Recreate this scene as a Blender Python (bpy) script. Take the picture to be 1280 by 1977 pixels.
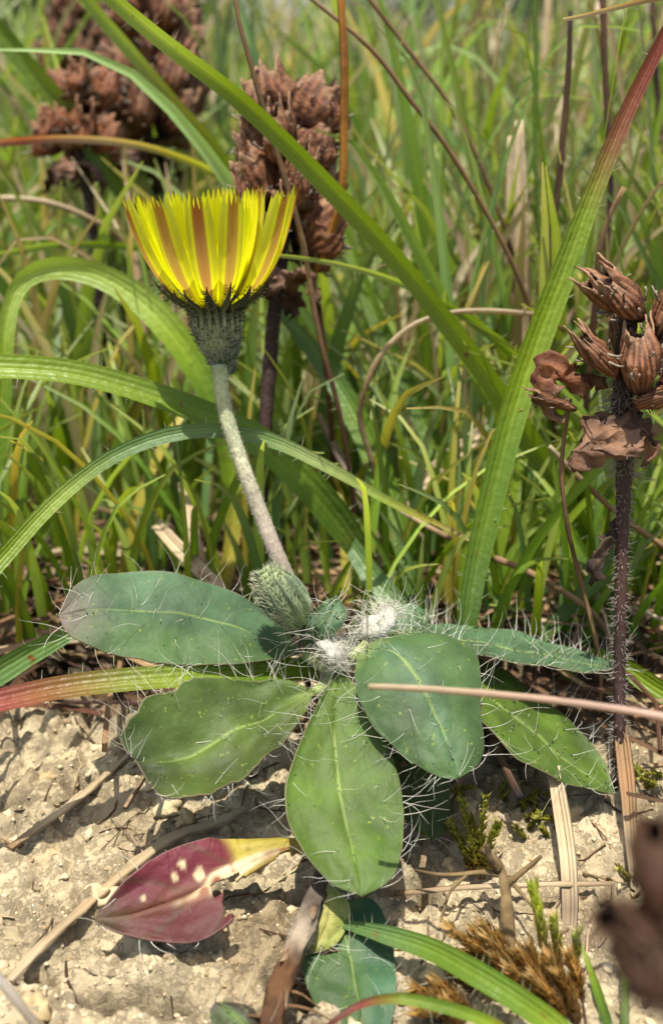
import bpy, bmesh, math, random
from mathutils import Vector, Matrix, noise
R = math.radians
random.seed(11)
K = 0.1                      # the script thinks in centimetres; 1 Blender unit = 10 cm
scene = bpy.context.scene
scene.unit_settings.scale_length = 0.1
for o in list(bpy.data.objects): bpy.data.objects.remove(o)
col = scene.collection

# ------------------------------------------------------------------ camera, sky, sun, exposure
TILT, CAMZ, FPX = R(22.0), 8.2, 988.5 / math.tan(R(25.0))
CAM = Vector((0, 0, CAMZ))
FW = Vector((0, math.cos(TILT), -math.sin(TILT))); UPV = Vector((0, math.sin(TILT), math.cos(TILT)))
cd = bpy.data.cameras.new('camera'); cam = bpy.data.objects.new('camera', cd); col.objects.link(cam)
cam.location = CAM * K; cam.rotation_euler = (R(90) - TILT, 0, 0)
cd.sensor_fit = 'VERTICAL'; cd.sensor_height = 24; cd.angle_y = R(50.0)
cd.clip_start = 0.02; cd.clip_end = 5000
cd.dof.use_dof = True; cd.dof.focus_distance = 12.1 * K; cd.dof.aperture_fstop = 1.6
scene.camera = cam

SUN = Vector((-0.06, -0.16, 0.98)).normalized()          # direction towards the sun
w = bpy.data.worlds.new('World'); scene.world = w; w.use_nodes = True
nt = w.node_tree; bgn = nt.nodes['Background']
sky = nt.nodes.new('ShaderNodeTexSky'); sky.sky_type = 'NISHITA'; sky.sun_disc = False
sky.sun_elevation = math.asin(SUN.z); sky.sun_rotation = math.atan2(SUN.x, SUN.y)
sky.air_density = 1.3; sky.dust_density = 3.0; sky.ozone_density = 1.0
nt.links.new(sky.outputs[0], bgn.inputs[0]); bgn.inputs[1].default_value = 0.11
sl = bpy.data.lights.new('sun', 'SUN'); sl.energy = 4.6; sl.angle = R(0.6); sl.color = (1, 0.955, 0.88)
so = bpy.data.objects.new('sun', sl); col.objects.link(so); so.rotation_euler = SUN.to_track_quat('Z', 'Y').to_euler()
so.location = (0, 0, 30)
scene.view_settings.view_transform = 'Standard'; scene.view_settings.look = 'None'
scene.view_settings.exposure = 0.95; scene.view_settings.gamma = 1.0
cy = scene.cycles; cy.max_bounces = 6; cy.diffuse_bounces = 3; cy.glossy_bounces = 2; cy.transmission_bounces = 3; cy.transparent_max_bounces = 4
scene.render.resolution_x, scene.render.resolution_y = 662, 1024

# ------------------------------------------------------------------ helpers
def P(px, py, d):            # a point d cm in front of the camera
    return CAM + FW * d + Vector((1, 0, 0)) * ((px - 640) / FPX * d) + UPV * (-(py - 988.5) / FPX * d)
def lin(v):
    v /= 255.0
    return v / 12.92 if v <= 0.04045 else ((v + 0.055) / 1.055) ** 2.4
def C(r, g, b, k=0.62): return (lin(r) * k, lin(g) * k, lin(b) * k)
def mixc(a, b, t): return tuple(a[i] + (b[i] - a[i]) * t for i in range(3))
def jit(c, s=0.15):
    f = 1 + random.uniform(-s, s)
    return tuple(max(0, x * f * (1 + random.uniform(-s * .35, s * .35))) for x in c)
def ramp(vals, t):           # piecewise linear through evenly spaced values
    if not isinstance(vals, (list,)): return vals
    if len(vals) == 1: return vals[0]
    x = max(0, min(0.99999, t)) * (len(vals) - 1); i = int(x); f = x - i
    a, b = vals[i], vals[i + 1]
    return mixc(a, b, f) if isinstance(a, tuple) else a + (b - a) * f
def sstep(a, b, x):
    t = max(0, min(1, (x - a) / (b - a))); return t * t * (3 - 2 * t)
def crom(pts, n):            # Catmull-Rom resampled by arc length
    pts = [Vector(p) for p in pts]
    if len(pts) == 2: return [pts[0].lerp(pts[1], i / (n - 1)) for i in range(n)]
    q = [pts[0] * 2 - pts[1]] + pts + [pts[-1] * 2 - pts[-2]]
    dense = []
    for i in range(1, len(q) - 2):
        for k in range(16):
            t = k / 16; a, b, c, d = q[i - 1], q[i], q[i + 1], q[i + 2]
            dense.append(0.5 * ((2 * b) + (c - a) * t + (2 * a - 5 * b + 4 * c - d) * t * t + (3 * b - a - 3 * c + d) * t ** 3))
    dense.append(pts[-1])
    L = [0]
    for i in range(1, len(dense)): L.append(L[-1] + (dense[i] - dense[i - 1]).length)
    out, j = [], 0
    for i in range(n):
        s = L[-1] * i / (n - 1)
        while j < len(L) - 2 and L[j + 1] < s: j += 1
        out.append(dense[j].lerp(dense[j + 1], min(1, (s - L[j]) / max(1e-9, L[j + 1] - L[j]))))
    return out
def nz(x, y, z=0.0): return noise.noise(Vector((x, y, z)))

class MB:
    def __init__(s): s.v = []; s.f = []; s.c = []; s.u = []
    def add(s, p, c, u=(0, 0)):
        s.v.append(Vector(p)); s.c.append(c); s.u.append(u); return len(s.v) - 1
    def grid(s, rows):       # rows of indices
        for a, b in zip(rows, rows[1:]):
            for i in range(len(a) - 1): s.f.append((a[i], a[i + 1], b[i + 1], b[i]))
    def tube(s, path, rad, cols, ns=8, flat=1.0, cap=True, rough=0.0):
        n = len(path); rows = []; ref = None; L = 0
        for i, p in enumerate(path):
            t = (path[min(i + 1, n - 1)] - path[max(i - 1, 0)]).normalized()
            if ref is None:
                ref = t.cross(Vector((0, 0, 1)) if abs(t.z) < .9 else Vector((0, 1, 0))).normalized()
            ref = (ref - t * ref.dot(t)).normalized(); b = t.cross(ref)
            tt = i / (n - 1); r = ramp(rad, tt); c = ramp(cols, tt)
            if i: L += (p - path[i - 1]).length
            row = []
            for k in range(ns):
                a = 2 * math.pi * k / ns
                rr = r * (1 + rough * nz(p.x * 6 + k * 1.7, p.y * 6, p.z * 6))
                row.append(s.add(p + ref * math.cos(a) * rr + b * math.sin(a) * rr * flat, c, (k / ns, L)))
            row.append(row[0]); rows.append(row)
        s.grid(rows)
        if cap:
            for row, rev in ((rows[0], True), (rows[-1], False)):
                f = tuple(row[:-1]); s.f.append(f[::-1] if rev else f)
    def hair(s, p, d, L, r, c, bend=None, n=5, curl=0.0):
        d = d.normalized(); bend = bend or Vector((0, 0, 0)); path = []; q = p.copy(); dd = d.copy()
        ph = random.uniform(0, 6.28); ax = d.orthogonal().normalized(); ay = d.cross(ax)
        for i in range(n):
            path.append(q.copy()); t = i / (n - 1)
            dd = (dd + bend * (1.6 / n) + (ax * math.cos(ph + t * 4) + ay * math.sin(ph + t * 4)) * curl * (1.6 / n)).normalized()
            q = q + dd * (L / (n - 1))
        base = len(s.v)
        for i, q in enumerate(path):
            t = (path[min(i + 1, n - 1)] - path[max(i - 1, 0)]).normalized(); a = t.orthogonal().normalized(); b = t.cross(a)
            if i == 0: a0 = a
            a = (a0 - t * a0.dot(t)).normalized(); b = t.cross(a); a0 = a
            rr = r * (1 - 0.8 * i / (n - 1))
            for k in range(3):
                an = k * 2.0944; s.add(q + a * math.cos(an) * rr + b * math.sin(an) * rr, c)
        for i in range(n - 1):
            for k in range(3):
                k2 = (k + 1) % 3; s.f.append((base + i * 3 + k, base + i * 3 + k2, base + i * 3 + 3 + k2, base + i * 3 + 3 + k))
    def spike(s, p, d, L, r, c, c2=None):
        d = d.normalized(); a = d.orthogonal().normalized(); b = d.cross(a); i0 = len(s.v)
        for k in range(3):
            an = k * 2.0944; s.add(p + a * math.cos(an) * r + b * math.sin(an) * r, c)
        s.add(p + d * L, c2 or c)
        for k in range(3): s.f.append((i0 + k, i0 + (k + 1) % 3, i0 + 3))
    def mesh(s, name, org):
        me = bpy.data.meshes.new(name)
        me.from_pydata([tuple((p - org) * K) for p in s.v], [], s.f)
        a = me.attributes.new('Col', 'FLOAT_COLOR', 'POINT')
        a.data.foreach_set('color', [x for c in s.c for x in (c[0], c[1], c[2], 1)])
        a = me.attributes.new('uvp', 'FLOAT2', 'POINT'); a.data.foreach_set('vector', [x for u in s.u for x in u])
        me.polygons.foreach_set('use_smooth', [True] * len(me.polygons)); me.update()
        return me

ORG = {}
def build(name, mb, mat, parent=None, org=None, label=None, cat=None, group=None, kind=None, solid=0):
    if parent is not None: org = ORG[parent.name]
    if org is None: org = min(mb.v, key=lambda p: p.z).copy()
    me = mb.mesh(name, org); me.materials.append(mat)
    o = bpy.data.objects.new(name, me); col.objects.link(o)
    if parent is not None: o.parent = parent
    else: o.location = org * K
    ORG[o.name] = org
    if solid:
        m = o.modifiers.new('thickness', 'SOLIDIFY'); m.thickness = solid * K; m.offset = -1
    tag(o, label, cat, group, kind); return o
def tag(o, label=None, cat=None, group=None, kind=None):
    for k, v in (('label', label), ('category', cat), ('group', group), ('kind', kind)):
        if v: o[k] = v
def thing(name, org, label, cat, group=None):
    o = bpy.data.objects.new(name, None); col.objects.link(o); o.location = org * K; o.empty_display_size = .02
    ORG[o.name] = org; tag(o, label, cat, group); return o
def inst(name, me, M, parent, scale=1.0):       # shared mesh placed by a matrix in cm world space
    o = bpy.data.objects.new(name, me); col.objects.link(o); o.parent = parent
    M = M.copy(); M.translation = (M.translation - ORG[parent.name]) * K
    o.matrix_local = M; ORG[o.name] = ORG[parent.name]; return o
def frame(z, hint=None):     # 3x3 with +Z along z
    z = z.normalized(); hint = hint or (Vector((0, 1, 0)) if abs(z.y) < .9 else Vector((1, 0, 0)))
    x = hint.cross(z).normalized(); y = z.cross(x)
    return Matrix((x, y, z)).transposed().to_4x4()

# ------------------------------------------------------------------ materials
def mat(name, trans=0.0, rough=0.6, bump=0.3, bscale=60, var=0.25, vscale=8, veins=0, vein_bump=0.0, rnd=0.0, spec=0.35, sheen=0.0,
        spots=None, tint=(1.0, 1.0, 0.55), stretch=None):
    m = bpy.data.materials.new(name); m.use_nodes = True; t = m.node_tree; N = t.nodes; L = t.links
    pb = N['Principled BSDF']; out = N['Material Output']
    at = N.new('ShaderNodeAttribute'); at.attribute_name = 'Col'
    tc = N.new('ShaderNodeTexCoord')
    n1 = N.new('ShaderNodeTexNoise'); n1.inputs['Scale'].default_value = vscale; n1.inputs['Detail'].default_value = 5
    n2 = N.new('ShaderNodeTexNoise'); n2.inputs['Scale'].default_value = bscale; n2.inputs['Detail'].default_value = 4
    L.new(tc.outputs['Object'], n1.inputs['Vector']); L.new(tc.outputs['Object'], n2.inputs['Vector'])
    if stretch:
        mp = N.new('ShaderNodeMapping'); mp.inputs['Scale'].default_value = stretch
        L.new(tc.outputs['Object'], mp.inputs[0]); L.new(mp.outputs[0], n2.inputs['Vector'])
    mr = N.new('ShaderNodeMapRange'); mr.inputs[1].default_value = .25; mr.inputs[2].default_value = .75
    mr.inputs[3].default_value = 1 - var; mr.inputs[4].default_value = 1 + var; L.new(n1.outputs[0], mr.inputs[0])
    val = mr.outputs[0]
    if rnd:
        oi = N.new('ShaderNodeObjectInfo'); r2 = N.new('ShaderNodeMapRange'); r2.inputs[3].default_value = 1 - rnd; r2.inputs[4].default_value = 1 + rnd
        L.new(oi.outputs['Random'], r2.inputs[0]); mm = N.new('ShaderNodeMath'); mm.operation = 'MULTIPLY'
        L.new(val, mm.inputs[0]); L.new(r2.outputs[0], mm.inputs[1]); val = mm.outputs[0]
    height = n2.outputs[0]
    if veins:
        uv = N.new('ShaderNodeAttribute'); uv.attribute_name = 'uvp'; sx = N.new('ShaderNodeSeparateXYZ'); L.new(uv.outputs['Vector'], sx.inputs[0])
        m1 = N.new('ShaderNodeMath'); m1.operation = 'MULTIPLY'; m1.inputs[1].default_value = veins * 2 * math.pi; L.new(sx.outputs[0], m1.inputs[0])
        m2 = N.new('ShaderNodeMath'); m2.operation = 'COSINE'; L.new(m1.outputs[0], m2.inputs[0])
        m3 = N.new('ShaderNodeMath'); m3.operation = 'MULTIPLY_ADD'; m3.inputs[1].default_value = 0.05; m3.inputs[2].default_value = 1.0; L.new(m2.outputs[0], m3.inputs[0])
        m4 = N.new('ShaderNodeMath'); m4.operation = 'MULTIPLY'; L.new(val, m4.inputs[0]); L.new(m3.outputs[0], m4.inputs[1]); val = m4.outputs[0]
        m5 = N.new('ShaderNodeMath'); m5.operation = 'MULTIPLY_ADD'; m5.inputs[1].default_value = vein_bump; L.new(m2.outputs[0], m5.inputs[0]); L.new(n2.outputs[0], m5.inputs[2]); height = m5.outputs[0]
    mc = N.new('ShaderNodeVectorMath'); mc.operation = 'SCALE'; L.new(at.outputs['Color'], mc.inputs[0]); L.new(val, mc.inputs['Scale'])
    colr = mc.outputs[0]
    if spots:
        sc, (r, g, b), lo, hi = spots
        ns = N.new('ShaderNodeTexNoise'); ns.inputs['Scale'].default_value = sc; ns.inputs['Detail'].default_value = 3; L.new(tc.outputs['Object'], ns.inputs['Vector'])
        ms = N.new('ShaderNodeMapRange'); ms.inputs[1].default_value = lo; ms.inputs[2].default_value = hi; L.new(ns.outputs[0], ms.inputs[0])
        mx = N.new('ShaderNodeMix'); mx.data_type = 'RGBA'; L.new(ms.outputs[0], mx.inputs[0]); L.new(colr, mx.inputs[6]); mx.inputs[7].default_value = (r, g, b, 1); colr = mx.outputs[2]
    L.new(colr, pb.inputs['Base Color']); pb.inputs['Roughness'].default_value = rough
    pb.inputs['Specular IOR Level'].default_value = spec
    if sheen: pb.inputs['Sheen Weight'].default_value = sheen; pb.inputs['Sheen Roughness'].default_value = .5
    if bump:
        bp = N.new('ShaderNodeBump'); bp.inputs['Strength'].default_value = bump; bp.inputs['Distance'].default_value = 0.004
        L.new(height, bp.inputs['Height']); L.new(bp.outputs[0], pb.inputs['Normal'])
    if trans:
        tr = N.new('ShaderNodeBsdfTranslucent'); tm = N.new('ShaderNodeVectorMath'); tm.operation = 'MULTIPLY'
        tm.inputs[1].default_value = tint; L.new(colr, tm.inputs[0]); L.new(tm.outputs[0], tr.inputs['Color'])
        mx2 = N.new('ShaderNodeMixShader'); mx2.inputs[0].default_value = trans
        L.new(pb.outputs[0], mx2.inputs[1]); L.new(tr.outputs[0], mx2.inputs[2]); L.new(mx2.outputs[0], out.inputs[0])
    return m
M_grass = mat('grass_leaf', trans=.42, rough=.42, bump=.5, bscale=90, var=.16, vscale=9, veins=5, vein_bump=.12, rnd=.12, tint=(1.25, 1.25, .45), spec=.45, spots=(38, C(150, 110, 50, .5), .68, .74))
M_bgrass = mat('meadow_grass', trans=.45, rough=.5, bump=0, var=.25, vscale=5, rnd=.3, tint=(1.25, 1.25, .45))
M_straw = mat('dry_straw', trans=.15, rough=.7, bump=.5, bscale=70, var=.3, vscale=14, veins=3, vein_bump=.5, spec=.25, tint=(1, .9, .7))
M_leaf = mat('hairy_leaf', trans=.10, rough=.60, bump=.55, bscale=60, var=.42, vscale=20, spots=(140, C(150, 165, 60, .5), .665, .76), spec=.26, tint=(1.1, 1.2, .4), sheen=.03)
M_petal = mat('yellow_ray', trans=.62, rough=.5, bump=.2, bscale=60, var=.05, vscale=30, veins=5, vein_bump=.4, spec=.25, tint=(1.02, 1.08, .6))
M_fuzz = mat('felted_stem', rough=.85, bump=.6, bscale=130, var=.25, vscale=60, spec=.15, sheen=.15)
M_hair = mat('pale_hair', trans=.35, rough=.45, bump=0, var=.1, vscale=20, tint=(1, 1, .95), spec=.3)
M_dry = mat('dead_calyx', trans=.22, rough=.65, bump=1.0, bscale=110, var=.45, vscale=26, spec=.25, tint=(1.1, .8, .6))
M_stem = mat('dead_stem', rough=.7, bump=.9, bscale=70, var=.4, vscale=25, spec=.25)
M_moss = mat('moss', trans=.3, rough=.6, bump=0, var=.35, vscale=25, tint=(1.1, 1.1, .5))
M_bark = mat('old_rootstock', rough=.9, bump=1.0, bscale=60, var=.65, vscale=38, spec=.15)
M_purple = mat('withered_leaf', trans=.08, rough=.6, bump=.9, bscale=50, var=.4, vscale=14, spots=(26, C(88, 80, 44, .5), .58, .76), spec=.22, tint=(1.2, .6, .5))
M_clod = mat('clay_crumb', rough=.95, bump=1.0, bscale=40, var=.25, vscale=15, spec=.1)

def ground_mat():
    m = bpy.data.materials.new('clay_soil'); m.use_nodes = True; t = m.node_tree; N = t.nodes; L = t.links; pb = N['Principled BSDF']
    at = N.new('ShaderNodeAttribute'); at.attribute_name = 'Col'; tc = N.new('ShaderNodeTexCoord')
    a = N.new('ShaderNodeTexNoise'); a.inputs['Scale'].default_value = 9; a.inputs['Detail'].default_value = 8; a.inputs['Roughness'].default_value = .65
    b = N.new('ShaderNodeTexNoise'); b.inputs['Scale'].default_value = 42; b.inputs['Detail'].default_value = 8; b.inputs['Roughness'].default_value = .7
    v = N.new('ShaderNodeTexVoronoi'); v.feature = 'DISTANCE_TO_EDGE'; v.inputs['Scale'].default_value = 22
    for n in (a, b): L.new(tc.outputs['Object'], n.inputs['Vector'])
    dv = N.new('ShaderNodeVectorMath'); dv.operation = 'MULTIPLY_ADD'; dv.inputs[1].default_value = (.12, .12, .12)
    L.new(b.outputs['Color'], dv.inputs[0]); L.new(tc.outputs['Object'], dv.inputs[2]); L.new(dv.outputs[0], v.inputs['Vector'])
    r = N.new('ShaderNodeMapRange'); r.inputs[1].default_value = .3; r.inputs[2].default_value = .7; r.inputs[3].default_value = .66; r.inputs[4].default_value = 1.22; L.new(a.outputs[0], r.inputs[0])
    r2 = N.new('ShaderNodeMapRange'); r2.inputs[1].default_value = .3; r2.inputs[2].default_value = .7; r2.inputs[3].default_value = .78; r2.inputs[4].default_value = 1.15; L.new(b.outputs[0], r2.inputs[0])
    mm = N.new('ShaderNodeMath'); mm.operation = 'MULTIPLY'; L.new(r.outputs[0], mm.inputs[0]); L.new(r2.outputs[0], mm.inputs[1])
    mc = N.new('ShaderNodeVectorMath'); mc.operation = 'SCALE'; L.new(at.outputs['Color'], mc.inputs[0]); L.new(mm.outputs[0], mc.inputs['Scale'])
    L.new(mc.outputs[0], pb.inputs['Base Color']); pb.inputs['Roughness'].default_value = .95; pb.inputs['Specular IOR Level'].default_value = .1
    r3 = N.new('ShaderNodeMapRange'); r3.inputs[2].default_value = .08; L.new(v.outputs['Distance'], r3.inputs[0])
    ad = N.new('ShaderNodeMath'); ad.operation = 'MULTIPLY_ADD'; ad.inputs[1].default_value = .12; L.new(r3.outputs[0], ad.inputs[0]); L.new(b.outputs[0], ad.inputs[2])
    bp = N.new('ShaderNodeBump'); bp.inputs['Strength'].default_value = 1; bp.inputs['Distance'].default_value = .0075
    L.new(ad.outputs[0], bp.inputs['Height']); L.new(bp.outputs[0], pb.inputs['Normal'])
    return m
M_soil = ground_mat()

# ------------------------------------------------------------------ ground
def GM(x, y):                # broad shape: a low clay bank that rises into the meadow
    z = -0.05 + 0.45 * sstep(8.5, 12.5, y) + 0.35 * sstep(12.5, 17, y) + 0.7 * sstep(15, 60, y)
    z += 0.20 * nz(x * .35, y * .35, 3.3) * sstep(3, 8, y) + .25 * sstep(0.5, 5, x) * sstep(8.5, 12, y)
    return z
def ground_hit(px, py):      # where a pixel's ray meets the bank
    d = (P(px, py, 1) - CAM); lo, hi = 4.0, 60.0
    for _ in range(40):
        m = (lo + hi) / 2; q = CAM + d * m
        if q.z > GM(q.x, q.y): lo = m
        else: hi = m
    q = CAM + d * lo; return q
PITS = [(ground_hit(a, b), r, s, dp) for a, b, r, s, dp in ((235, 1895, .36, .18, .55), (330, 1925, .22, .16, .5), (290, 1665, .20, .12, .4), (160, 1500, .28, .13, .4),
        (20, 1530, .18, .14, .4), (590, 1880, .4, .3, .4), (930, 1790, .22, .16, .35), (800, 1690, .3, .25, .35), (65, 1870, .24, .10, .35), (880, 1900, .5, .2, .3), (560, 1960, .3, .2, .3))]
def soil_edge(x): return 12.4 - 0.75 * sstep(.3, 2.5, x) + .5 * nz(x * .9, 7.7)
def GD(x, y):                # crumbs, cracks and pits of the bare clay
    if not (-9 < x < 9 and 3 < y < 24): return 0
    q = Vector((x, y, 0))
    wob = Vector((nz(x * 1.7, y * 1.7, 1), nz(x * 1.7, y * 1.7, 9), 0)) * .22
    d = noise.voronoi((q + wob) * 1.9)[0]; e1 = sstep(0, .28, d[1] - d[0])
    d = noise.voronoi((q + wob * .6) * 4.6 + Vector((5, 1, 0)))[0]; e2 = sstep(0, .4, d[1] - d[0])
    d3 = noise.voronoi((q + wob * .3) * 10 + Vector((2, 8, 0)))[0]
    z = .20 * (e1 - 1) * (.25 + .75 * sstep(-.2, .3, nz(x * .8, y * .8, 5))) + .08 * (e2 - 1) * (.3 + .7 * sstep(-.25, .25, nz(x * 1.3, y * 1.3, 15))) - .03 * d3[0]
    z += .20 * nz(x * 1.1, y * 1.1, 2) + .09 * nz(x * 2.6, y * 2.6, 4) + .05 * nz(x * 6, y * 6, 6) + .03 * nz(x * 13, y * 13, 8)
    for g, r, s, dp in PITS:
        dx, dy = (x - g.x + .10 * nz(y * 7, x * 3, 30)) / r, (y - g.y + .10 * nz(x * 6, y * 2, 31)) / (s * .85); rr = dx * dx + dy * dy
        if rr < 6: z -= 2.8 * dp * math.exp(-rr * rr * 1.2) * (1 + .3 * nz(x * 5, y * 5, 11))
    return z
def axis(lo, hi, step, far, g=1.22):
    a = []; x = lo
    while x < hi: a.append(x); x += step
    s = step
    while a[-1] < far: s *= g; a.append(a[-1] + s)
    s = step
    while a[0] > -far: s *= g; a.insert(0, a[0] - s)
    return a
gx = axis(-4.8, 4.8, .036, 30000); gy = axis(6.2, 14.6, .036, 30000)
soil_c = C(212, 193, 155, .66); humus = C(112, 88, 66, .62); moor = C(92, 96, 50, .6)
gb = MB(); rows = []
for y in gy:
    row = []
    for x in gx:
        e = soil_edge(x); f = sstep(e - .5, e + .5, y + .7 * nz(x * 1.6, y * 1.6, 12))
        c = mixc(soil_c, humus, f); c = mixc(c, moor, sstep(25, 60, abs(y) + abs(x) * .6) )
        if -9 < x < 9 and 3 < y < 24: c = mixc(c, C(150, 128, 92, .6), .55 * sstep(.05, .5, nz(x * .7, y * .7, 21)) * (1 - f))
        row.append(gb.add((x, y, GM(x, y) + GD(x, y)), c))
    rows.append(row)
gb.grid(rows)
ground = build('ground', gb, M_soil, org=Vector((0, 0, 0)), kind='structure')

# ------------------------------------------------------------------ blades, straws and stems
def rooted(pts, dx=0.0, dy=0.3, depth=0.12):
    """carry a path on from its last point down into the soil"""
    a, b = pts[-2], pts[-1]; t = (b - a).normalized(); h = max(.1, b.z - GM(b.x, b.y))
    hor = Vector((t.x, t.y, 0)); hor = hor * min(1.0, .6 * h)
    g = b + hor + Vector((dx, dy, 0)); g.z = GM(g.x, g.y) - depth
    m = b.lerp(g, .5) + Vector((t.x, t.y, 0)) * .12 * h
    return pts + [m, g]
def blade(mb, pts, hw, cols, n=26, twist=0.0, fold=.35, us=(-1, -.55, -.12, .12, .55, 1), face=CAM, edge=None):
    path = crom(pts, n); rows = []; L = 0
    for i, p in enumerate(path):
        t = (path[min(i + 1, n - 1)] - path[max(i - 1, 0)]).normalized(); s = i / (n - 1)
        if i: L += (p - path[i - 1]).length
        side = t.cross(face - p); side = side.normalized() if side.length > 1e-6 else t.orthogonal().normalized()
        tw = ramp(twist, s) if isinstance(twist, list) else twist
        side = Matrix.Rotation(tw, 3, t) @ side; nn = side.cross(t).normalized()
        wv = ramp(hw, s); c = ramp(cols, s); row = []
        wob = 1 + .05 * nz(p.x * 2, p.y * 2, p.z * 2)
        for u in us:
            cc = c if abs(u) > .3 else mixc(c, (c[0] * 1.25 + .01, c[1] * 1.2 + .01, c[2] * 1.2), .7)
            if edge and abs(u) > .9: cc = mixc(c, edge, .6)
            row.append(mb.add(p + side * u * wv * wob - nn * fold * (1 - abs(u)) * wv, cc, (u * .5 + .5, L)))
        rows.append(row)
    mb.grid(rows)
def pxw(ws, pts):            # pixel widths to half widths in cm
    n = len(pts)
    return [ramp(ws, i / (n - 1)) * pts[i][2] / FPX / 2 for i in range(n)]

G1 = C(134, 160, 40, .68); G2 = C(108, 140, 36, .68); G3 = C(82, 114, 32, .66); BG = C(108, 142, 78, .66); LG = C(166, 190, 86, .68); PG = C(180, 196, 120)
ST = C(206, 184, 146); TN = C(158, 126, 88); BR = C(98, 68, 48); DK = C(58, 40, 34); RD = C(158, 78, 66); OR = C(178, 122, 40); YL = C(186, 176, 70); PK = C(206, 172, 150)
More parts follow.
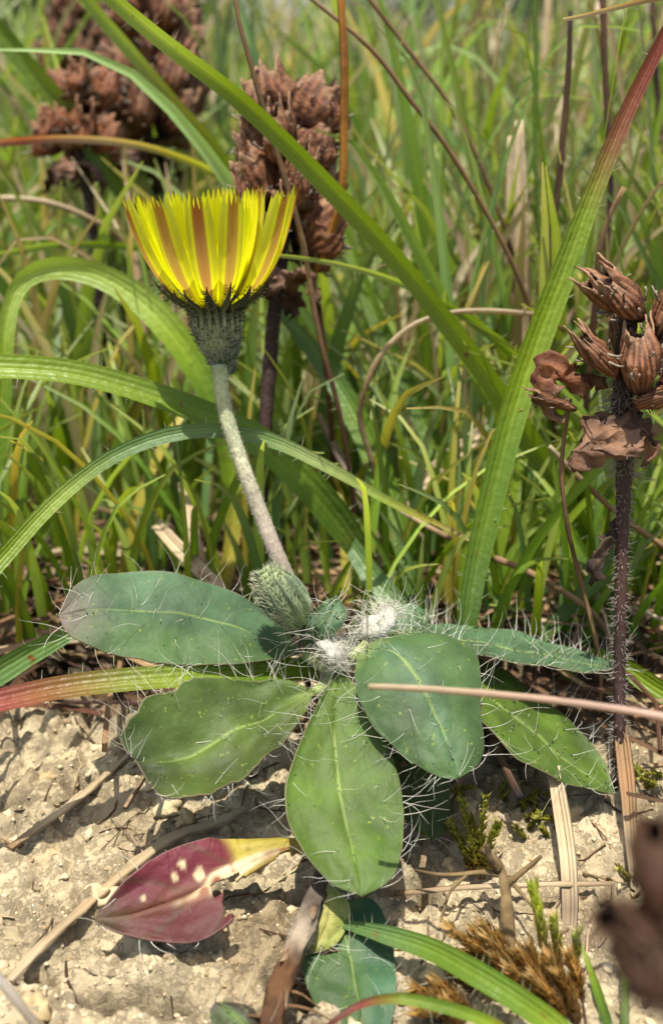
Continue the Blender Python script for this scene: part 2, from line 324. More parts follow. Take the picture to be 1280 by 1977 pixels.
# (name, label, category, material kind, root end, points px/py/depth tip..root, widths px, colours, twist)
HB = [  # entries of kind g are single grass blades, not whole shoots
 ('grass_blade', 'long keeled green grass blade crossing diagonally in front of the tall dead seed head', 'grass', 'g', 1,
  [(150, -70, 12.6), (225, 5, 12.8), (330, 92, 13.1), (470, 200, 13.5), (640, 368, 13.9), (800, 545, 14.4), (960, 760, 14.9), (1060, 915, 15.4), (1150, 1060, 15.8)], [26, 33, 36, 38, 40, 38, 42, 44, 38], [G1, LG, G1, G1, G1, G1, G1, G1, G2], [.5, .4, .35, .3]),
 ('grass_blade', 'broad upright green grass blade with a reddish tip beside the hairy dead seed head', 'grass', 'g', 1,
  [(1330, -40, 12.8), (1282, 68, 13), (1215, 205, 13.2), (1150, 360, 13.3), (1090, 520, 13.4), (1030, 680, 13.5), (985, 820, 13.5), (945, 980, 13.5), (918, 1100, 13.5), (902, 1200, 13.4)], [17, 26, 33, 38, 48, 54, 53, 51, 48, 40], [RD, RD, C(140, 92, 60), G1, G1, G1, G2, G2, G3], [-.35, -.25, -.2, -.1]),
 ('grass_blade', 'wide pale green blade arching over and drooping beside the yellow flower', 'grass', 'g', 1,
  [(-2, 900, 15.6), (6, 760, 15.6), (14, 630, 15.6), (42, 545, 15.7), (110, 517, 15.8), (200, 535, 15.9), (290, 595, 16), (370, 690, 16.1), (425, 800, 16.2), (452, 940, 16.3), (446, 1060, 16.3), (432, 1130, 16.2)], [26, 32, 34, 30, 40, 48, 54, 58, 56, 44, 42, 30], [G2, G2, G1, LG, LG, LG, LG, G1, G2, G3, G1, YL], [.5, .3, -.2, -.3, -.1]),
 ('grass_blade', 'green grass blade arching low behind the flower stalk under the drooping pale blade', 'grass', 'g', 1,
  [(-160, 700, 13.0), (0, 706, 13.2), (130, 716, 13.4), (260, 748, 13.6), (400, 800, 13.8), (510, 858, 14), (590, 930, 14.2), (650, 1000, 14.5), (700, 1075, 14.8)], [34, 46, 46, 46, 50, 56, 62, 58, 40], [LG, G1, G1, G1, G2, G2, G2, G3, C(110, 110, 40)], [-.5, -.5, -.4, -.2, 0]),
 ('grass_blade', 'slender bluish green blade bowing over the stalk towards a straw coloured tip', 'grass', 'g', 1,
  [(935, 1058, 14.4), (860, 1018, 14.2), (760, 972, 13.9), (640, 905, 13.6), (530, 852, 13.4), (430, 832, 13.3), (330, 838, 13.3), (220, 880, 13.2), (120, 955, 13.1), (30, 1050, 12.9), (-70, 1180, 12.6)], [5, 12, 18, 24, 28, 30, 28, 30, 32, 38, 40], [ST, YL, LG, PG, BG, BG, BG, LG, G1, G1, G2], [.5, .4, .2, -.2, -.3]),
 ('grass_blade', 'dark green blade leaning towards the reddish open seed head', 'grass', 'g', 1,
  [(-90, -40, 18), (0, 62, 18.2), (60, 135, 18.4), (130, 215, 18.7), (200, 320, 19), (290, 450, 19.5), (380, 600, 20)], [34, 38, 38, 36, 32, 30, 30], [G2, G2, G1, G2, G2, G2, G2], .2),
 ('grass_blade', 'green blade with brown scorched edges lying across the large brown seed head', 'grass', 'g', 1,
  [(110, -70, 16.4), (170, 5, 16.6), (265, 115, 17), (340, 205, 17.3), (400, 270, 17.6), (470, 370, 18), (560, 520, 18.6), (650, 700, 19.2)], [22, 26, 28, 26, 26, 24, 24, 24], [G1, LG, C(140, 140, 60), G1, LG, G1, G2], .3),
 ('grass_blade', 'thin pinkish blade bending level beneath the blurred reddish seed head', 'grass', 'g', 1,
  [(-120, 285, 16.5), (0, 276, 16.6), (120, 268, 16.8), (240, 276, 17), (330, 298, 17.3), (430, 345, 17.8), (520, 440, 18.4), (580, 580, 19)], [12, 15, 15, 14, 16, 18, 18, 16], [PK, RD, PK, YL, LG, LG, G1, G2], .5),
 ('grass_blade', 'thin level green blade passing behind the flower rim under the pinkish blade', 'grass', 'g', 1,
  [(-120, 510, 17), (0, 492, 17.2), (110, 474, 17.4), (240, 476, 17.7), (330, 500, 18), (420, 590, 18.6)], [10, 13, 14, 13, 12, 12], [LG, LG, G1, G1, G1, G2], .4),
 ('grass_blade', 'thin green blade running from the flower rim to the long diagonal blade', 'grass', 'g', 1,
  [(500, 492, 14.2), (545, 494, 14.3), (640, 508, 14.5), (740, 535, 14.8), (850, 583, 15.2), (940, 642, 15.6), (1010, 705, 16), (1080, 800, 16.5)], [6, 10, 13, 14, 20, 20, 18, 16], [LG, PG, LG, G2, G1, G1, G2], .4),
 ('grass_blade', 'straight mid green blade rising just behind the hairy leaf bases', 'grass', 'g', 1,
  [(520, 590, 16.4), (570, 635, 16.2), (640, 725, 16), (700, 830, 15.8), (745, 940, 15.6), (778, 1050, 15.4), (800, 1150, 15.2)], [10, 30, 42, 48, 50, 46, 38], [BG, BG, BG, G2, G2, G2, G3], [.2, .1, 0]),
 ('grass_blade', 'dark olive blade leaning between the hooped straw and the diagonal blade', 'grass', 'g', 1,
  [(640, 380, 17.6), (690, 520, 17.4), (740, 650, 17.2), (800, 775, 17), (850, 890, 16.8), (890, 985, 16.6), (920, 1060, 16.4)], [8, 20, 32, 38, 40, 38, 34], [G1, G2, G2, G3, G3, G2, G2], .2),
 ('grass_blade', 'short bluish blade with a blunt base close behind the woolly white leaf buds', 'grass', 'g', 1,
  [(640, 985, 14.9), (680, 1055, 14.7), (720, 1115, 14.5), (770, 1180, 14.2)], [14, 36, 48, 46], [G3, BG, BG, BG], .1),
 ('grass_blade', 'broad green blade slanting up behind the dark dead stem', 'grass', 'g', 1,
  [(1370, 890, 14.6), (1280, 990, 14.8), (1190, 1080, 15), (1110, 1160, 15), (1040, 1240, 15)], [36, 50, 48, 40, 30], [G1, G1, G2, G2, G3], .15),
 ('grass_blade', 'narrow green blade leaning down behind the drooping dead bract', 'grass', 'g', 1,
  [(960, 760, 15.6), (1020, 890, 15.6), (1080, 1000, 15.4), (1150, 1110, 15.2), (1230, 1230, 15)], [10, 26, 30, 30, 26], [G2, BG, G2, G2, G3], .2),
 ('grass_blade', 'bright green blade lying low at the foot of the dark dead stem', 'grass', 'g', 1,
  [(1400, 1400, 13.2), (1280, 1338, 13.6), (1215, 1295, 13.9), (1150, 1265, 14.2)], [36, 44, 40, 30], [G1, G1, G1, G2], -.3),
 ('grass_blade', 'bluish green blade resting on the litter beside the big oval leaf tip', 'grass', 'g', 1,
  [(180, 1205, 13.4), (120, 1232, 13.2), (60, 1262, 12.9), (0, 1298, 12.6), (-90, 1350, 12.2)], [14, 40, 48, 52, 46], [BG, BG, BG, C(70, 130, 90), G2], -.3),
 ('grass_blade', 'grooved green blade with a reddened tip lying under the rosette leaves', 'grass', 'g', 1,
  [(-120, 1375, 11.2), (0, 1352, 11.5), (110, 1328, 11.8), (220, 1314, 12), (330, 1305, 12.2), (450, 1298, 12.5), (560, 1292, 12.9), (620, 1296, 13.2)], [34, 44, 46, 44, 46, 48, 46, 36], [RD, RD, C(150, 110, 50), C(140, 150, 50), G1, G2, G2, G3], [-.5, -.4]),
 ('grass_blade', 'smooth green blade curving across in front of the golden moss', 'grass', 'g', 0,
  [(655, 1782, 11.2), (740, 1803, 10.9), (830, 1832, 10.6), (920, 1880, 10.2), (1000, 1930, 9.9), (1080, 1990, 9.5), (1160, 2080, 9.0)], [14, 34, 44, 48, 48, 48, 44], [BG, BG, G2, G2, G2, G1, G2], [-.2, -.1]),
 ('grass_blade', 'low olive blade with a dark red end under the curving green blade', 'grass', 'g', 0,
  [(560, 2040, 9.6), (640, 1975, 9.7), (700, 1938, 9.8), (770, 1928, 9.9), (850, 1942, 9.8), (930, 1968, 9.6), (1010, 2010, 9.3)], [8, 10, 14, 22, 24, 26, 20], [DK, C(110, 50, 40), RD, G1, G2, G1, OR], [0.1]),
 ('grass_blade', 'small pointed green blade standing on bare soil beside the moss', 'grass', 'g', 1,
  [(1122, 1822, 10.8), (1138, 1870, 10.6), (1158, 1930, 10.3), (1180, 2000, 10)], [3, 12, 18, 20], [LG, G1, G2, G3], .2),
 ('grass_blade', 'short stub of green blade below the blurred brown seed head', 'grass', 'g', 1,
  [(1204, 1800, 10.6), (1206, 1880, 10.3), (1206, 1960, 10.1), (1204, 2020, 9.9)], [4, 12, 15, 16], [G1, G2, G2, G3], .2),
 ('grass_blade', 'bright blade with a nipped brown tip above the reddish blade tip', 'grass', 'g', 0,
  [(1086, 38, 11.8), (1120, 32, 11.9), (1200, 12, 12.1), (1290, -8, 12.3), (1420, -20, 12.6), (1700, 300, 13.5), (1800, 900, 14), (1830, 1300, 14)], [7, 14, 18, 18, 18, 18, 18, 18], [C(215, 190, 160), OR, LG, G1, G1, G1, G2], .3),
 ('grass_stalk', 'very thin upright green stalk beside the dry broken straw', 'grass', 't', 1,
  [(1032, -60, 15.6), (1034, 120, 15.8), (1033, 300, 16), (1040, 430, 16.2), (1052, 560, 16.4), (1060, 760, 16.6)], [8, 9, 9, 9, 9, 9], [G2, G2, G2, G2], 0),
 ('dry_stalk', 'brown dry stalk slanting behind the long blade to the flower rim', 'straw', 't', 1,
  [(450, -70, 13.2), (458, 20, 13.3), (480, 110, 13.5), (515, 230, 13.8), (555, 360, 14.1), (585, 470, 14.4), (615, 640, 14.8), (660, 820, 15.2)], [9, 10, 11, 12, 11, 10, 10, 10], [TN, C(140, 110, 75), C(130, 100, 70), TN, BR, BR], 0),
 ('dry_stalk', 'orange brown upright stalk beside the tall dead seed head', 'straw', 't', 1,
  [(652, -70, 14.2), (660, 30, 14.3), (665, 130, 14.4), (664, 240, 14.6), (660, 370, 14.8), (630, 480, 15.1), (606, 540, 15.4), (625, 660, 15.8)], [15, 16, 17, 16, 12, 10, 12, 12], [OR, C(150, 95, 30), OR, OR, BR, C(120, 80, 50), BR], 0),
 ('dry_stalk', 'long tan dry stalk sloping down to the broken straw', 'straw', 't', 1,
  [(520, -70, 14.6), (605, 0, 14.8), (720, 98, 15.1), (790, 190, 15.3), (860, 280, 15.5), (930, 395, 15.8), (985, 500, 16), (1028, 610, 16.3), (1060, 740, 16.6)], [8, 9, 10, 10, 10, 10, 10, 10, 10], [ST, TN, C(140, 108, 76), TN, C(130, 100, 70), BR], 0),
 ('dry_stalk', 'thinner dry stalk running beside the long tan one', 'straw', 't', 1,
  [(660, -70, 16), (715, 0, 16.1), (795, 105, 16.3), (860, 190, 16.5), (915, 290, 16.8), (955, 390, 17), (988, 490, 17.2), (1010, 600, 17.5)], [8, 9, 9, 9, 9, 9, 9, 9], [TN, C(140, 108, 76), TN, BR, BR], 0),
 ('dry_stalk', 'upright dark brown stalk with a snapped top above the hairy seed head', 'straw', 't', 1,
  [(1101, 22, 15.2), (1098, 110, 15.3), (1090, 230, 15.5), (1076, 370, 15.7), (1060, 500, 15.9), (1050, 640, 16.2)], [8, 13, 14, 14, 13, 13], [DK, BR, C(84, 62, 46), BR, TN], 0),
 ('dry_stalk', 'second upright dark stalk running behind the reddish blade tip', 'straw', 't', 1,
  [(1162, -60, 16), (1165, 60, 16.1), (1170, 200, 16.3), (1178, 330, 16.5), (1172, 470, 16.7), (1150, 620, 17)], [12, 12, 12, 11, 11, 11], [BR, BR, DK, BR, DK], 0),
 ('dry_stalk', 'short brown stalk stub rising behind the folded dead calyx', 'straw', 't', 1,
  [(1204, 362, 14.6), (1175, 420, 14.7), (1155, 490, 14.8), (1150, 570, 15)], [10, 12, 14, 14], [TN, BR, BR, DK], 0),
 ('dry_stalk', 'dead stem standing farthest back behind the reddish blade tip', 'straw', 't', 1,
  [(1255, -50, 20), (1262, 60, 20), (1270, 200, 20.2), (1290, 400, 20.5)], [12, 12, 12, 12], [BR, DK, BR, BR], 0),
 ('dry_straw', 'upright pair-edged beige straw broken off at the top', 'straw', 's', 1,
  [(1000, 232, 17), (1002, 330, 17), (1004, 450, 17.1), (1008, 580, 17.2), (1012, 720, 17.4), (1016, 860, 17.6)], [12, 22, 26, 28, 28, 28], [ST, ST, C(180, 150, 112), ST, TN], .3),
 ('dry_straw', 'narrow beige straw standing close against the broken one', 'straw', 's', 1,
  [(983, 262, 17.3), (984, 380, 17.3), (982, 500, 17.4), (978, 640, 17.6), (972, 800, 17.8)], [8, 14, 16, 16, 16], [ST, ST, TN, ST], .3),
 ('dry_straw', 'thin straw bent in a high hoop among the green blades', 'straw', 't', 1,
  [(1090, 640, 15.6), (1050, 612, 15.4), (1000, 604, 15.2), (930, 600, 15.1), (860, 606, 15), (790, 632, 15), (735, 685, 15), (705, 750, 15.1), (695, 810, 15.3), (720, 900, 15.6)], [8, 10, 11, 11, 11, 12, 12, 12, 11, 10], [TN, ST, ST, ST, TN, ST, TN], 0),
 ('dry_straw', 'pale straw pointing level across the front of the rosette', 'straw', 't', 0,
  [(712, 1325, 9.9), (820, 1330, 9.8), (960, 1341, 9.6), (1100, 1356, 9.4), (1290, 1386, 9.1), (1500, 1440, 8.7), (1750, 1640, 8.2), (1950, 2050, 7.9)], [12, 14, 14, 15, 17, 18, 18, 18], [ST, C(190, 160, 132), PK, C(180, 145, 125), ST, ST], 0),
 ('dry_straw', 'flat split straw standing on the soil beneath the pointed rosette leaf', 'straw', 's', 0,
  [(1066, 1480, 12.5), (1080, 1560, 12.2), (1094, 1660, 11.9), (1098, 1760, 11.6), (1092, 1850, 11.3)], [22, 26, 26, 26, 18], [ST, C(205, 180, 140), ST, C(130, 112, 90), ST], .2),
 ('dry_straw', 'thick flattened straw lying on pale clay under the purple leaf tip', 'straw', 'f', 0,
  [(478, 1560, 0), (420, 1590, 0), (350, 1612, 0), (285, 1652, 0), (225, 1700, 0), (160, 1757, 0), (90, 1820, 0), (20, 1900, 0)], [20, 24, 26, 26, 24, 24, 22, 20], [C(220, 200, 162), ST, C(200, 178, 138), C(190, 164, 124), C(184, 158, 120), C(190, 166, 128), ST], 0),
 ('dry_straw', 'faint straw half sunk in clay beside the scalloped leaf', 'straw', 'f', 0,
  [(265, 1445, 0), (215, 1490, 0), (150, 1545, 0), (90, 1590, 0), (20, 1640, 0)], [10, 16, 18, 18, 16], [ST, C(190, 165, 125), ST, TN], 0),
 ('dry_straw', 'weathered grey straw on bare clay away from the moss', 'straw', 't', 0,
  [(-80, 1800, 9.2), (-10, 1880, 9.0), (30, 1928, 8.9), (75, 1985, 8.8), (120, 2060, 8.6)], [16, 18, 20, 20, 18], [C(160, 150, 135), C(185, 175, 160), C(150, 135, 115), TN], 0),
 ('dry_straw', 'tan split straw rising from clay up to the dark dead stem', 'straw', 's', 1,
  [(1192, 1370, 12.9), (1200, 1440, 12.7), (1210, 1530, 12.4), (1216, 1620, 12.1), (1226, 1720, 11.8)], [18, 24, 26, 22, 18], [BR, TN, C(170, 130, 92), TN, ST], .2),
 ('dry_stalk', 'thread thin dry stalk hanging below the curled dead bract', 'straw', 't', 1,
  [(1100, 770, 12.7), (1088, 850, 12.8), (1084, 930, 12.9), (1100, 1040, 13.1), (1125, 1140, 13.3), (1150, 1240, 13.5)], [8, 9, 9, 9, 9, 9], [TN, C(150, 118, 84), BR, TN], 0),
 ('dry_straw', 'long pale straw sloping under the drooping bract to the grass base', 'straw', 't', 1,
  [(1060, 862, 14.2), (1120, 925, 14.4), (1190, 990, 14.6), (1280, 1055, 14.8), (1360, 1110, 15)], [10, 11, 11, 12, 12], [ST, TN, TN, TN], 0),
 ('dry_straw', 'tan straw lying slantwise across the litter behind the woolly buds', 'straw', 't', 1,
  [(770, 985, 15), (850, 1030, 15), (950, 1075, 15), (1040, 1115, 14.9), (1140, 1180, 14.8)], [8, 12, 14, 14, 12], [ST, TN, C(180, 140, 105), TN], 0),
 ('dry_straw', 'thick beige straw leaning in the litter behind the big oval leaf', 'straw', 's', 1,
  [(300, 1010, 16), (340, 1055, 15.6), (385, 1100, 15.2), (430, 1150, 14.8)], [20, 24, 24, 20], [ST, C(205, 182, 145), ST], .2),
 ('dry_straw', 'short beige straw beside the thick leaning one', 'straw', 's', 1,
  [(352, 930, 16.2), (368, 1010, 15.8), (385, 1080, 15.4), (400, 1130, 15)], [16, 20, 20, 16], [ST, C(205, 182, 145), TN], .2),
 ('dry_straw', 'grey dead stalk slanting through the grass gap behind the flower stalk', 'straw', 't', 1,
  [(615, 800, 16.8), (650, 870, 16.5), (690, 950, 16.2), (730, 1040, 15.9), (760, 1110, 15.6)], [12, 16, 18, 18, 14], [TN, C(150, 130, 110), C(165, 145, 120), BR], 0),
 ('dry_straw', 'thick pale straw lying diagonal among blades beside the olive blade', 'straw', 's', 1,
  [(965, 805, 17.2), (910, 850, 17), (860, 890, 16.8), (800, 950, 16.6)], [18, 26, 26, 18], [C(220, 195, 165), ST, ST], .1),
 ('dry_straw', 'thin arched straw in the meadow above the drooping pale blade', 'straw', 't', 1,
  [(-80, 392, 18), (0, 383, 18), (90, 390, 18.1), (170, 420, 18.3), (240, 470, 18.6), (290, 600, 19), (350, 740, 19.4)], [10, 11, 12, 12, 10, 10, 10], [ST, ST, TN, ST, TN], 0),
]
def seg_on_ground(pts, lift=.015): return [Vector((q.x, q.y, q.z + lift + max(0, GD(q.x, q.y)) * .6)) for q in (ground_hit(a, b) for a, b, _ in pts)]
for name, label, cat, kind, root, pts, ws, cols, tw in HB:
    mb = MB()
    if kind == 'f':
        p3 = seg_on_ground(pts); hw = [ramp(ws, i / (len(pts) - 1)) * (p3[i] - CAM).length / FPX / 2 for i in range(len(pts))]
        mb.tube(crom(p3, 60), hw, cols, 10, flat=.45, rough=.5)
        build(name, mb, M_straw, label=label, cat=cat, group='straws lying about the plant'); continue
    p3 = [P(*q) for q in pts]; hw = pxw(ws, pts)
    if root:
        p3 = rooted(p3); hw = hw + [hw[-1] * .9, hw[-1] * .8]; cols = cols + [cols[-1], mixc(cols[-1], ST, .4)]
    if kind == 'g':
        hw = [h / max(.6, math.cos(abs(ramp(tw, i / len(hw)) if isinstance(tw, list) else tw))) for i, h in enumerate(hw)]
        blade(mb, p3, hw, cols, n=44, twist=tw, fold=.38)
        # fringe of short stiff hairs along the margin
        for _ in range(int(26 * len(p3) / 6)):
            i = random.randrange(0, 44); k = i * 6 + random.choice((0, 5))
            p = mb.v[k]; o = (p - mb.v[i * 6 + 2]).normalized()
            mb.hair(p, o + Vector((0, 0, .4)) + Vector([random.uniform(-.5, .5) for _ in range(3)]), random.uniform(.06, .16), .0035, C(225, 230, 190), n=3)
        build(name, mb, M_grass, label=label, cat=cat, group='grass blades round the flower')
    elif kind == 's':
        blade(mb, p3, hw, cols, n=30, twist=tw, fold=.5); o = build(name, mb, M_straw, label=label, cat=cat, group='straws lying about the plant', solid=.05)
    else:
        mb.tube(crom(p3, 44), hw, cols, 8, rough=.22)
        build(name, mb, M_grass if 'green' in label else M_straw, label=label, cat=cat, group='straws lying about the plant' if cat == 'straw' else None)

# ------------------------------------------------------------------ the hawkweed: rosette, stalk, bud, flower head
RC = P(650, 1290, 12.8)
hawk = thing('hawkweed_plant', Vector((P(525, 1990, 9.9).x, P(525, 1990, 9.9).y, GM(*P(525, 1990, 9.9).xy))), 'hairy rosette plant with one yellow flower head on a felted stalk growing from clay', 'plant')
HW = C(240, 236, 220, .95)
def loft(mb, A, M, B, cA, cM, cB, nv=46, nu=12, groove=.016, wave=.02, rim=None, seed=0, teeth=0.0, ctip=None, cbase=None):
    a, m, b = (crom([P(*q) for q in X], nv) for X in (A, M, B)); rows = []; S = []
    for i in range(nv):
        row = []; srow = []; s = i / (nv - 1); wd = (a[i] - b[i]).length
        for k in range(2 * nu + 1):
            u = k / nu - 1
            au = abs(u); u = math.copysign(au - math.sin(2 * math.pi * au) / (2 * math.pi) * .82, u)
            # quadratic through the two margins and the midrib
            p = a[i] * (u * (u - 1) / 2) + m[i] * (1 - u * u) + b[i] * (u * (u + 1) / 2)
            if abs(u) > .5 and teeth: p = p + (p - m[i]) * teeth * (abs(u) - .5) * (nz(s * 9 + seed, u * 2, seed) + .5 * nz(s * 24 + seed, u * 2, seed))
            ax = (b[i] - a[i]); t = (m[min(i + 1, nv - 1)] - m[max(i - 1, 0)])
            n = ax.cross(t); n = n.normalized() if n.length > 1e-9 else UPV
            if n.dot(CAM - p) < 0: n = -n
            p = p - n * groove * math.exp(-(u / .06) ** 2) * sstep(0, .1, wd) + n * wave * nz(s * 5 + seed, u * 2.2, seed * 3) * min(1, wd * 2)
            p = p + n * .018 * nz(s * 14 + seed, u * 5, 2.5) * min(1, wd) + n * .012 * math.cos(u * 4 - s * 26) * sstep(.1, .5, abs(u)) * min(1, wd)
            c = mixc(cM, cA if u < 0 else cB, sstep(0, .5, abs(u)))
            rib = math.exp(-(u / .028) ** 2) * (1 - .6 * s); c = mixc(c, C(165, 185, 95), .75 * rib)
            lat = max(0, math.cos(u * (5 if u > 0 else -5) - s * 22)) ** 12 * (.5 * sstep(.05, .2, abs(u))); c = mixc(c, C(70, 100, 44, .4), lat * .6)
            if ctip: c = mixc(c, ctip, sstep(.75, 1, s) * .8)
            if cbase: c = mixc(c, cbase, sstep(.18, 0, s) * .6)
            if rim and abs(u) > .985: c = mixc(c, rim, .45)
            row.append(mb.add(p, c, (u * .5 + .5, s))); srow.append((p, n))
        rows.append(row); S.append(srow)
    mb.grid(rows); return S
def leaf_hairs(S, n, long=.55, edge=.45, up=.55, dots=True, rad=.0033, c=HW, smin=.0):
    mb = MB(); nv = len(S); nk = len(S[0]); da = C(58, 84, 38)
    for _ in range(n):
        i = int(nv * (smin + (1 - smin) * random.random())); i = min(i, nv - 1)
        e = random.random() < edge; k = random.choice((0, nk - 1)) if e else random.randrange(1, nk - 1)
        p, nn = S[i][k]; mid = S[i][nk // 2][0]; out = (p - mid); out = out.normalized() if out.length > 1e-6 else nn
        rv = Vector([random.uniform(-1, 1) for _ in range(3)])
        d = out * .8 + nn * .5 + rv * .5 if e else nn * .75 + rv * .75 + out * .2
        mb.hair(p - nn * .004, d, long * random.uniform(.35, 1.15), rad * random.uniform(.7, 1.1), jit(c, .1), bend=Vector((0, 0, up)) * random.uniform(.0, 1) + rv * .3, n=9, curl=random.uniform(.2, 1.0))
        if dots and not e: mb.spike(p, nn, .04, .022, da)
    if dots:
        for _ in range(int(n * 1.1)):
            p, nn = S[random.randrange(nv)][random.randrange(1, nk - 1)]; mb.spike(p - nn * .003, nn + Vector([random.gauss(0, .5) for _ in range(3)]), random.uniform(.03, .07), random.uniform(.010, .020), random.choice((da, C(70, 100, 44), C(120, 140, 60))), C(150, 160, 110))
    return mb
GL = C(92, 126, 84, .43); GL2 = C(90, 122, 66, .42); GD_ = C(90, 108, 36, .38); GB = C(102, 132, 40, .39); RIM = C(160, 130, 110); TIPR = C(120, 100, 92); YB = C(165, 185, 105)
